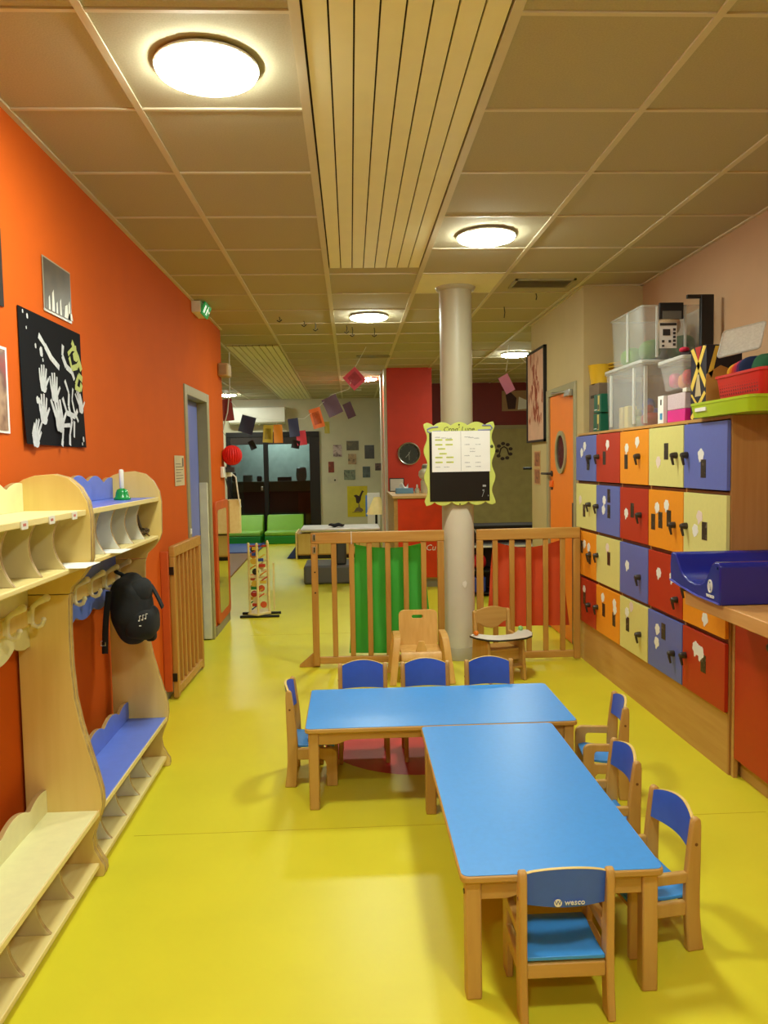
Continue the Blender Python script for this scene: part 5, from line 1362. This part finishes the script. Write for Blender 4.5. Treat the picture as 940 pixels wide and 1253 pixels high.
# ------------------------------------------------------------------ far play area
# counter with the red front
ct = thing('reception_counter', 'wooden counter with a bright red front before the red pier', 'counter', (0.9, 9.5, 0))
B(0.50, 1.32, 8.94, 10.34, 0.10, 1.055).build('body', M_LOCKWOOD, ct)
B(0.53, 1.32, 8.96, 10.34, 0.0, 0.10).build('plinth', M_BASE, ct)
B(0.545, 1.32, 8.915, 8.939, 0.12, 1.05).build('red_front', mat('bright_red_laminate', (230, 60, 16), 0.4), ct)
B(0.485, 1.34, 8.89, 10.355, 1.058, 1.09).build('worktop', wood('counter_beech', (220, 180, 120), (204, 160, 100), 'x'), ct, bevel=0.004)
sg = thing('painted_sign', 'white painted lettering and yellow hat cut-out on the red counter front', 'sign', (0.95, 8.9, 0.5))
MB().text('La Cu', 0.10, frame((0.865, 8.9135, 0.47), (1, 0, 0), (0, 0, 1)), 0.001, shear=0.2).build('lettering', M_WHITE, sg)
MB().prism([(0.78, 0.58), (0.87, 0.555), (0.95, 0.575), (0.97, 0.63), (0.92, 0.665), (0.82, 0.655), (0.77, 0.63)], 'xz', 8.905, 8.9135).build('yellow_hat', M_YEL, sg)
MB().tube([(0.88, 8.903, 0.59), (0.895, 8.903, 0.62)], 0.008, 6).build('dark_eye', M_BLACK, sg)
# items on the counter
t = thing('picture_frame', 'small black framed white board standing on the counter by the post', 'frame', (0.62, 10.2, 1.091))
B(0.515, 0.715, 10.20, 10.215, 1.091, 1.272).build('frame', M_BLACK, t, bevel=0.006)
B(0.527, 0.703, 10.197, 10.1995, 1.103, 1.26).build('white_board', mat('grey_white_board', (206, 200, 188), 0.4), t)
t = thing('tissue_box', 'pale blue tissue box with a white tissue on the counter', 'tissue box', (0.66, 9.55, 1.091))
B(0.56, 0.78, 9.5, 9.61, 1.091, 1.158).build('carton', mat('pale_blue_card', (112, 158, 190), 0.5), t, bevel=0.003)
MB().sheet(lambda u, v: (0.61 + 0.11 * u, 9.555 + 0.015 * sin(7 * u + 3 * v), 1.15 + (0.05 + 0.03 * sin(pi * u * 2.2)) * v), 10, 5, (0, 0.002, 0)).build('tissue', M_PAPER, t, smooth=50)
t = thing('small_bottle', 'small white bottle with a cap on the counter beside the tissues', 'bottle', (0.835, 9.6, 1.091))
MB().lathe([(0.028, 0), (0.03, 0.005), (0.03, 0.05), (0.014, 0.066), (0.012, 0.07)], (0.835, 9.6, 1.091), 16).build('bottle_body', mat('greenish_white_plastic', (214, 214, 190), 0.4), t, smooth=40)
MB().lathe([(0.013, 0.07), (0.012, 0.095), (0.007, 0.11)], (0.835, 9.6, 1.091), 14).build('cap', M_WHITE, t, smooth=40)
t = thing('white_dispenser', 'tall white jug shaped dispenser on the counter beside the notice board', 'dispenser', (0.95, 9.6, 1.091))
MB().lathe([(0.075, 0), (0.078, 0.01), (0.078, 0.15), (0.06, 0.17), (0.09, 0.19), (0.105, 0.22), (0.10, 0.27), (0.07, 0.30), (0.055, 0.31)], (0.96, 9.62, 1.091), 24).build('dispenser_body', mat('milky_white_plastic', (222, 216, 190), 0.35), t, smooth=40)
MB().lathe([(0.055, 0.31), (0.062, 0.315), (0.06, 0.345), (0.05, 0.352)], (0.96, 9.62, 1.091), 24).build('grey_cap', mat('grey_cap_plastic', (140, 146, 140), 0.4), t, smooth=40)
MB().lathe([(0.05, 0.352), (0.05, 0.362), (0.03, 0.366)], (0.96, 9.62, 1.091), 24).build('white_top', M_WHITE, t, smooth=40)
# wall clock
t = thing('wall_clock', 'round clock with a dark face and steel rim on the red pier', 'clock', (0.772, 10.36, 1.45))
cc = (0.80, 10.368, 1.598)
MB().lathe([(0.155, 0.0), (0.155, -0.025), (0.145, -0.032), (0.138, -0.028), (0.136, -0.012)], (cc[0], 10.399, cc[2]), 40, 'y', cap=False).build('clock_rim', M_STEEL, t, smooth=40)
MB().lathe([(0.138, 0.0), (0.138, -0.010)], (cc[0], 10.399, cc[2]), 40, 'y').build('clock_face', mat('dark_grey_clock_face', (52, 54, 44), 0.65), t)
hd = MB()
def hand_(a, L, wd):
    d = Vector((sin(a), 0, cos(a)))
    q_ = Vector((cos(a), 0, -sin(a)))
    p0 = Vector((cc[0], 10.385, cc[2]))
    a_, b_, c_2, d_ = p0 - d * 0.02 - q_ * wd, p0 - d * 0.02 + q_ * wd, p0 + d * L + q_ * wd * 0.6, p0 + d * L - q_ * wd * 0.6
    MB().add([a_, b_, c_2, d_] + [p + Vector((0, 0.002, 0)) for p in (a_, b_, c_2, d_)], [(0, 1, 2, 3), (7, 6, 5, 4), (0, 4, 5, 1), (1, 5, 6, 2), (2, 6, 7, 3), (3, 7, 4, 0)]).build('clock_hand', mat('clock_hand_silver', (170, 166, 150), 0.4), t)
hand_(radians(178), 0.09, 0.004); hand_(radians(222), 0.07, 0.005); hand_(radians(30), 0.05, 0.002)
for k in range(12):
    a = radians(30 * k)
    MB().obox((cc[0] + 0.12 * sin(a), 10.386, cc[2] + 0.12 * cos(a)), (0.006, 0.001, 0.006)).build('hour_mark', mat('clock_hand_silver', (170, 166, 150), 0.4), t)
# right back area
t = thing('toy_shelf', 'dark open toy shelf partly hidden behind the right gate', 'shelf', (1.6, 8.3, 0))
for x in (1.28, 2.08):
    B(x, x + 0.02, 8.2, 8.55, 0, 0.78).build('side_panel', M_BLACK, t)
for z in (0.03, 0.27, 0.54, 0.76):
    B(1.3, 2.08, 8.2, 8.55, z, z + 0.018).build('shelf_board', M_BLACK if z != 0.54 else M_WHITEBOARD, t)
B(1.3, 2.08, 8.53, 8.55, 0, 0.78).build('back_panel', mat('dark_maroon_board', (50, 16, 14), 0.6), t)
tag(MB().tube([(1.34, 8.25, 0.74), (1.41, 8.24, 0.57)], 0.006, 6).build('white_stick', M_PAPER, smooth=50), 'thin white stick leaning in the dark toy shelf', 'stick')
tag(MB().blob((1.39, 8.32, 0.375), (0.085, 0.09, 0.08), 0.8, 18, 12).build('red_cushion', mat('red_plush', (206, 22, 30), 0.8), smooth=60), 'small red cushion in the dark toy shelf behind the gate', 'cushion')
tag(MB().prism(rrect(1.31, 1.46, 8.22, 8.42, 0.03), 'xy', 0.049, 0.21).build('blue_toy_box', mat('dark_blue_plastic', (44, 66, 160), 0.4), bevel=0.01), 'blue plastic toy box on the lowest board of the dark shelf', 'box')
t = thing('wall_poster', 'poster with dark and white shapes on the far dark red wall', 'poster', (2.7, 12.48, 2.3))
B(2.50, 3.02, 12.485, 12.497, 2.29, 2.62).build('sheet', mat('tan_poster', (176, 140, 100), 0.6), t)
MB().prism([(2.60, 2.32), (2.72, 2.32), (2.74, 2.5), (2.64, 2.6), (2.56, 2.55)], 'xz', 12.482, 12.4848).build('dark_shape', mat('dark_brown_print', (70, 34, 26), 0.6), t)
MB().prism([(2.76, 2.31), (2.98, 2.33), (2.96, 2.44), (2.78, 2.52)], 'xz', 12.482, 12.4848).build('white_shape', M_PAPER, t)
t = thing('wall_decal', 'round dark outline decal on the yellow-grey far wall', 'decal', (2.5, 12.49, 1.5))
for k in range(9):
    a = 2 * pi * k / 9 + 0.3
    MB().prism([(2.53 + 0.115 * cos(a) + 0.035 * cos(j * 2 * pi / 10), 1.635 + 0.125 * sin(a) + 0.028 * sin(j * 2 * pi / 10)) for j in range(10)], 'xz', 12.493, 12.499).build('dark_patch', mat('dark_decal', (66, 46, 36), 0.6), t)
MB().tube([(2.45, 12.495, 1.58), (2.48, 12.495, 1.68), (2.53, 12.495, 1.71), (2.58, 12.495, 1.68), (2.61, 12.495, 1.58)], 0.012, 6).build('outline', MATS['dark_decal'], t)
# framed picture and small photos on the cream wall
t = thing('framed_picture', 'tall black framed painting in rust and pink on the cream wall', 'picture', (XR - 0.02, 7.0, 1.64))
fy0, fy1, fz0, fz1 = 6.70, 7.36, 1.645, 2.49
fb = MB()
fb.box(XR - 0.03, XR - 0.001, fy0, fy0 + 0.02, fz0, fz1).box(XR - 0.03, XR - 0.001, fy1 - 0.02, fy1, fz0, fz1).box(XR - 0.03, XR - 0.001, fy0, fy1, fz0, fz0 + 0.02).box(XR - 0.03, XR - 0.001, fy0, fy1, fz1 - 0.02, fz1)
fb.build('frame', M_BLACK, t)
pi_ = B(XR - 0.02, XR - 0.002, fy0 + 0.02, fy1 - 0.02, fz0 + 0.02, fz1 - 0.02).build('painting', mat('rosy_paper', (214, 170, 140), 0.5), t)
rnd = random.Random(9)
sp_ = MB()
for k in range(60):
    y = rnd.gauss(7.03, 0.12); z = rnd.uniform(1.78, 2.36)
    L = rnd.uniform(0.04, 0.16); w_ = rnd.uniform(0.010, 0.036)
    y = min(max(y, 6.78), 7.28)
    sp_.prism([(y, z), (y + w_, z + L * 0.4), (y + w_ * 0.4, z + L), (y - w_ * 0.5, z + L * 0.7)], 'yz', XR - 0.0206 - 0.0002 * (k % 5), XR - 0.0202)
tag(sp_.build('rust_splashes', mat('rust_paint', (150, 62, 30), 0.6), pi_), kind='stuff')
for (z0, z1, lb) in ((1.41, 1.565, 'upper small photo pair on the cream strip beside the orange door'), (1.25, 1.405, 'lower small photo on the cream strip beside the orange door')):
    t = thing('small_wall_photo', lb, 'photo', (XR - 0.002, 7.06, z0))
    B(XR - 0.003, XR - 0.001, 6.935, 7.18, z0, z1).build('paper', mat('tan_photo_paper', (206, 164, 106), 0.5), t)
    B(XR - 0.0045, XR - 0.0031, 6.96, 7.15, z0 + 0.012, z1 - 0.012).build('print', photo_print('tan_photo_%d' % int(z0 * 100), [(70, 44, 34), (170, 110, 70), (110, 70, 50)], 22), t)

# pictures on the end wall
pics = [(-0.335, -0.165, 1.61, 1.845, [(60, 26, 24), (200, 180, 176), (80, 34, 30)], 'maroon picture with a white figure on the end wall, upper left of the cluster'), (-0.07, 0.17, 1.735, 1.92, [(96, 88, 44), (70, 66, 34), (120, 104, 60)], 'olive landscape picture at the top of the end wall cluster'),
        (0.285, 0.475, 1.565, 1.832, [(40, 40, 38), (56, 54, 46), (44, 50, 44)], 'dark tall picture on the end wall, right of the olive one'), (-0.042, 0.118, 1.46, 1.665, [(70, 60, 48), (180, 150, 110), (96, 80, 60)], 'brown cut-out picture in the middle of the end wall cluster'),
        (-0.435, -0.322, 1.305, 1.52, [(150, 60, 36), (110, 44, 30), (170, 80, 50)], 'small red brown picture at the left of the end wall cluster'), (-0.13, 0.094, 1.155, 1.352, [(44, 40, 38), (130, 140, 120), (70, 84, 70)], 'dark bordered picture with a pale middle on the end wall'),
        (0.24, 0.388, 1.195, 1.412, [(110, 116, 104), (80, 96, 96), (60, 64, 60)], 'grey green picture low on the right of the end wall cluster'), (0.487, 0.62, 1.33, 1.472, [(50, 40, 38), (120, 90, 80), (60, 44, 40)], 'small dark picture beside the white post on the end wall')]
for i, (x0, x1, z0, z1, cs, lb) in enumerate(pics):
    tag(MB().box(x0, x1, YB - 0.006, YB - 0.001, z0, z1).build('wall_picture', photo_print('end_wall_print_%d' % i, cs, 10)), lb, 'picture', 'pictures on the end wall')
t = thing('wall_drawing', 'pale drawing with a dark spot on the end wall', 'drawing', (-0.35, YB - 0.003, 1.1))
B(-0.455, -0.245, YB - 0.004, YB - 0.001, 1.095, 1.225).build('sheet', mat('pale_drawing_paper', (206, 198, 176), 0.6), t)
MB().prism([(-0.31 + 0.018 * cos(j), 1.155 + 0.022 * sin(j)) for j in range(6)], 'xz', YB - 0.006, YB - 0.0042).build('dark_spot', M_BLACK, t)
t = thing('yellow_poster', 'yellow poster with a dark long-necked bird drawing on the end wall', 'poster', (0.12, YB - 0.003, 0.43))
B(-0.075, 0.325, YB - 0.005, YB - 0.001, 0.42, 1.03).build('sheet', mat('yellow_poster_paper', (214, 196, 24), 0.5), t)
MB().prism([(0.10, 0.70), (0.15, 0.68), (0.19, 0.75), (0.20, 0.82), (0.235, 0.90), (0.26, 0.92), (0.22, 0.945), (0.20, 0.91), (0.16, 0.83), (0.10, 0.86), (0.05, 0.84), (0.09, 0.80)], 'xz', YB - 0.008, YB - 0.0052).build('dark_bird', mat('dark_brown_ink', (56, 34, 26), 0.6), t)
MB().prism([(0.05, 0.52), (0.10, 0.60), (0.14, 0.61), (0.15, 0.68), (0.165, 0.68), (0.17, 0.61), (0.22, 0.58), (0.24, 0.54), (0.2, 0.52), (0.12, 0.53)], 'xz', YB - 0.008, YB - 0.0052).build('grey_stump', mat('grey_brown_ink', (120, 104, 80), 0.6), t)
B(0.02, 0.21, YB - 0.008, YB - 0.0052, 0.505, 0.515).build('ground_line', M_BLACK, t)

# green foam benches, mats
M_LG = mat('lime_vinyl', (136, 196, 60), 0.4, amt=0.03); M_DG = mat('green_vinyl', (26, 140, 50), 0.4, amt=0.03)
for (x0, x1, lb) in ((-2.95, -1.70, 'green foam bench before the window, left one'), (-1.625, -0.93, 'green foam bench before the window, right one beside the pale wall')):
    t = thing('foam_bench', lb, 'bench', ((x0 + x1) / 2, 14.5, 0), 0, 'green foam benches before the window')
    B(x0, x1, 14.22, 14.95, 0.0, 0.155).build('base', M_DG, t, bevel=0.02)
    B(x0, x1, 14.22, 14.62, 0.156, 0.235).build('seat_cushion', M_LG, t, bevel=0.025)
    MB().prism([(14.63, 0.156), (14.95, 0.156), (14.95, 0.51), (14.82, 0.51)], 'yz', x0, x1).build('back_cushion', M_LG, t, bevel=0.02)
tag(MB().box(-3.0, -1.60, 12.75, 14.15, 0.0, 0.035).build('floor_mat', mat('blue_vinyl_mat', (82, 96, 176), 0.4), bevel=0.008), 'blue vinyl floor mat before the green benches', 'mat')
tag(MB().prism([(-3.1, 8.6), (-1.60, 9.6), (-1.66, 12.70), (-3.1, 12.70)], 'xy', 0.0, 0.02).build('floor_mat', mat('brown_vinyl_mat', (150, 96, 54), 0.45), bevel=0.004), 'brown floor mat beyond the mirror corner', 'mat')
tag(MB().prism([(-1.03, 0.0), (-0.885, 0.0), (-0.885, 0.19)], 'xz', 12.0, 12.5).build('foam_wedge', mat('blue_vinyl', (48, 80, 190), 0.4), bevel=0.006), 'small blue foam wedge beside the low wooden bed end', 'wedge')
# low changing bed with white mattress
t = thing('low_bed', 'low wooden cabinet bed with a white pad behind the left gate', 'bed', (-0.2, 12.2, 0))
B(-0.88, -0.855, 11.86, 12.6, 0.0, 0.42).build('end_board', M_PALEWOOD, t, bevel=0.004)
B(-0.855, 0.44, 11.90, 12.6, 0.06, 0.40).build('cabinet_body', M_LOCKWOOD, t)
for k in range(4):
    d = B(-0.84 + 0.32 * k, -0.535 + 0.32 * k, 11.88, 11.899, 0.08, 0.395).build('door', M_BIRCH, t, bevel=0.002)
B(-0.84, 0.43, 11.93, 12.6, 0.0, 0.06).build('plinth', M_BLACK, t)
B(-0.80, 0.44, 11.86, 12.6, 0.421, 0.475).build('white_pad', mat('white_vinyl', (232, 230, 224), 0.45), t, bevel=0.02)
tag(MB().blob((-0.24, 12.05, 0.512), (0.13, 0.08, 0.028), 0.9, 18, 10, lambda p: Vector((p.x, p.y, p.z + 0.008 * sin(p.x * 50)))).build('dark_cloth', M_FABRICBLACK, smooth=60), 'dark cloth lying on the white pad of the low bed', 'cloth')
t = thing('canopy_lamp', 'cream cone shade on a dark stem beside the white post', 'lamp', (0.40, 12.8, 0.0))
MB().lathe([(0.19, 0.62), (0.185, 0.63), (0.06, 0.90), (0.05, 0.905)], (0.44, 12.85, 0), 24, cap=False).build('shade', mat('cream_shade', (232, 206, 130), 0.6), t, smooth=40)
MB().tube([(0.42, 12.85, 0.0), (0.42, 12.85, 0.64)], 0.02, 8).lathe([(0.12, 0), (0.12, 0.02), (0.03, 0.03)], (0.42, 12.85, 0), 20).build('stem', M_METALDARK, t, smooth=40)
t = thing('card_holder', 'white card holder with a blue edge behind the cream shade', 'holder', (0.37, 13.4, 0.0))
B(0.28, 0.50, 13.3, 13.33, 0.0, 0.96).build('white_panel', M_WHITE, t, bevel=0.004)
B(0.25, 0.28, 13.3, 13.33, 0.55, 0.92).build('blue_edge', mat('sky_blue_plastic', (70, 130, 210), 0.4), t, bevel=0.004)
# grey foam seat
t = thing('foam_chair', 'dark grey foam seat block with an upright back behind the left gate', 'foam seat', (-0.3, 9.6, 0))
M_GF = mat('grey_vinyl', (92, 90, 88), 0.5, amt=0.04)
B(-0.60, 0.09, 9.32, 9.95, 0.0, 0.235).build('seat_block', M_GF, t, bevel=0.03)
B(-0.20, -0.075, 9.36, 9.95, 0.236, 0.60).build('back_block', mat('dark_grey_vinyl', (64, 62, 62), 0.5), t, bevel=0.02)

# marble tower toy beside the mirror corner
t = thing('play_tower', 'narrow wooden play tower with coloured discs on black feet', 'toy', (-0.9, 7.48, 0))
tx0, tx1, ty0, ty1 = -1.005, -0.825, 7.41, 7.60
for (x, y) in ((tx0, ty0), (tx1, ty0 + 0.05), (tx0 + 0.085, ty0 - 0.05), (tx1 - 0.02, ty1)):
    p_ = MB().lathe([(0.011, 0.03), (0.011, 0.70), (0.013, 0.705), (0.012, 0.725), (0.004, 0.732)], (x, y, 0), 12).build('post', M_PALEWOOD, t, smooth=40)
MB().prism([(tx0 - 0.02, ty0 - 0.02), (tx0 + 0.085, ty0 - 0.075), (tx1 + 0.02, ty0 + 0.03), (tx1 + 0.0, ty1 + 0.02), (tx0, ty1 + 0.02)], 'xy', 0.025, 0.045).build('base_board', M_PALEWOOD, t, bevel=0.003)
for y in (ty0 - 0.03, ty1 - 0.05):
    B(-1.10, -0.72, y - 0.012, y + 0.012, 0.0, 0.024).build('foot', M_BLACK, t, bevel=0.004)
rnd = random.Random(21)
cols = [(200, 50, 26), (40, 130, 50), (232, 150, 40), (226, 206, 150), (40, 70, 150), (30, 30, 30), (230, 190, 60), (222, 90, 40)]
for k in range(34):
    z = 0.075 + 0.62 * k / 34
    x = rnd.choice((tx0 + 0.035, tx0 + 0.055, tx1 - 0.045, tx1 - 0.06)) + rnd.uniform(-0.01, 0.01)
    y = ty0 + rnd.uniform(-0.02, 0.05)
    ci = rnd.randrange(8)
    mb = MB()
    if k % 3 == 0:
        mb.tube([(x - 0.035, y, z), (x - 0.01, y - 0.01, z + 0.02), (x + 0.03, y, z + 0.045)], 0.007, 6)
    elif k % 3 == 1:
        mb.lathe([(0.032, -0.006), (0.032, 0.006)], (x, y, z + 0.02), 14, 'y')
    else:
        mb.obox((x, y, z + 0.012), (0.06, 0.03, 0.028))
    mb.build('coloured_piece', mat('tower_piece_%d' % ci, cols[ci], 0.45), t, smooth=40)
for z in (0.20, 0.37, 0.54, 0.68):
    B(tx0, tx1, ty0 + 0.06, ty0 + 0.075, z, z + 0.018).build('cross_bar', mat('tower_piece_0', cols[0], 0.45) if z > 0.6 else M_PALEWOOD, t)
t2 = B(-0.80, -0.785, 7.62, 7.66, 0.03, 0.50).build('side_rail', M_PALEWOOD, t)

# ------------------------------------------------------------------ paper bunting across the far room
YF = 8.5
t = thing('bunting_string', 'thin pale string carrying the paper bunting across the far room', 'string', (-1.2, YF, 2.3), 0)
key = [(-1.42, 2.35), (-1.33, 2.22), (-1.19, 2.06), (-1.04, 2.0), (-0.86, 1.97), (-0.62, 1.98), (-0.50, 1.98), (-0.36, 2.09), (-0.2, 2.235), (-0.0, 2.30), (0.07, 2.53), (0.20, CEIL)]
MB().tube([(x, YF + 0.004, z) for x, z in key], 0.0022, 5).build('string', M_PAPER, t, smooth=60)
MB().tube([(-1.29, 8.45, CEIL - 0.05), (-1.30, 8.45, 2.30), (-1.33, 8.45, 2.06), (-1.39, 8.45, 1.85)], 0.007, 6).build('white_ribbon', M_PAPER, t, smooth=60)
MB().tube([(-1.10, YF + 0.004, 1.83), (-1.085, YF + 0.004, 1.74)], 0.002, 5).build('string', M_BLACK, t)
MB().tube([(1.78, YF, CEIL), (1.772, YF, 2.60), (1.75, YF, 2.47)], 0.005, 5).build('white_ribbon', M_PAPER, t, smooth=60)
MB().tube([(1.83, YF, 2.70), (1.98, YF, 2.56)], 0.005, 5).build('white_ribbon', M_PAPER, t, smooth=60)
def flag(cx, cz, wd, ht, ang, c, nm, label, yaw=0.0, dy=0.0, inner=None):
    t = thing('bunting_flag', label, 'flag', (cx, YF + dy, cz), 0, 'paper bunting flags')
    ca, sa, cyw, syw = cos(ang), sin(ang), cos(yaw), sin(yaw)
    def f(u, v, off=0.0, k=1.0):
        x = (u - 0.5) * wd * k; z = (v - 0.5) * ht * k
        x2, z2 = x * ca - z * sa, x * sa + z * ca
        return (cx + x2 * cyw, YF + dy - 0.008 + off + x2 * syw + 0.012 * sin(3 * u + 2 * v), cz + z2)
    MB().sheet(f, 8, 8, (0, 0.0014, 0)).build('paper', mat(nm, c, 0.6, amt=0.03), t, smooth=40)
    if inner:
        MB().sheet(lambda u, v: f(u, v, -0.0012, 0.62), 6, 6, (0, 0.0006, 0)).build('darker_print', mat(nm + '_print', inner, 0.6, amt=0.15, scale=30), t, smooth=40)
flag(-1.335, 2.09, 0.13, 0.24, 0.10, (150, 40, 30), 'dark_red_paper', 'dark red bunting flag at the orange wall corner', 0.5)
flag(-1.125, 1.925, 0.16, 0.19, -0.28, (60, 60, 84), 'slate_blue_paper', 'slate blue bunting flag, second from the orange wall')
flag(-0.90, 1.82, 0.11, 0.19, -0.06, (214, 190, 70), 'yellow_paper', 'yellow bunting flag overlapping an orange one', 0, 0, (170, 150, 50))
flag(-0.79, 1.82, 0.10, 0.20, 0.02, (234, 146, 44), 'amber_paper', 'amber bunting flag half behind the yellow one', 0.2, 0.012)
flag(-0.615, 1.885, 0.115, 0.20, 0.10, (64, 72, 108), 'steel_blue_paper', 'blue grey bunting flag above the pink one')
flag(-0.535, 1.77, 0.11, 0.16, 0.10, (222, 70, 90), 'pink_red_paper', 'pink red bunting flag half behind the blue grey one', 0, 0.012)
flag(-0.36, 1.985, 0.13, 0.22, 0.26, (240, 120, 60), 'orange_paper', 'orange bunting flag with a darker printed middle', 0, 0, (200, 90, 44))
flag(-0.185, 2.115, 0.17, 0.21, 0.42, (98, 70, 88), 'dull_purple_paper', 'large dull purple bunting flag', 0, 0)
flag(0.0, 2.065, 0.10, 0.17, 0.40, (74, 40, 56), 'dark_plum_paper', 'small dark plum bunting flag right of the large purple one', 0.3)
flag(0.065, 2.41, 0.18, 0.19, 0.72, (204, 60, 76), 'crimson_paper', 'crimson diamond bunting flag near the ceiling', 0, 0, (170, 44, 60))
flag(-0.25, 1.88, 0.06, 0.13, 0.0, (150, 140, 50), 'olive_paper', 'small olive bunting flag below the orange one', 0.3, 0.02)
flag(-1.075, 1.70, 0.07, 0.10, 0.4, (28, 24, 26), 'black_paper', 'small black bunting flag under the slate blue one')
flag(-0.60, 1.70, 0.09, 0.09, -0.2, (30, 24, 26), 'black_paper', 'small black bunting flag under the pink red one', 0, 0.02)
flag(1.757, 2.33, 0.12, 0.20, 0.5, (240, 150, 206), 'light_pink_paper', 'light pink bunting flag hanging right of the pillar', 0.2)
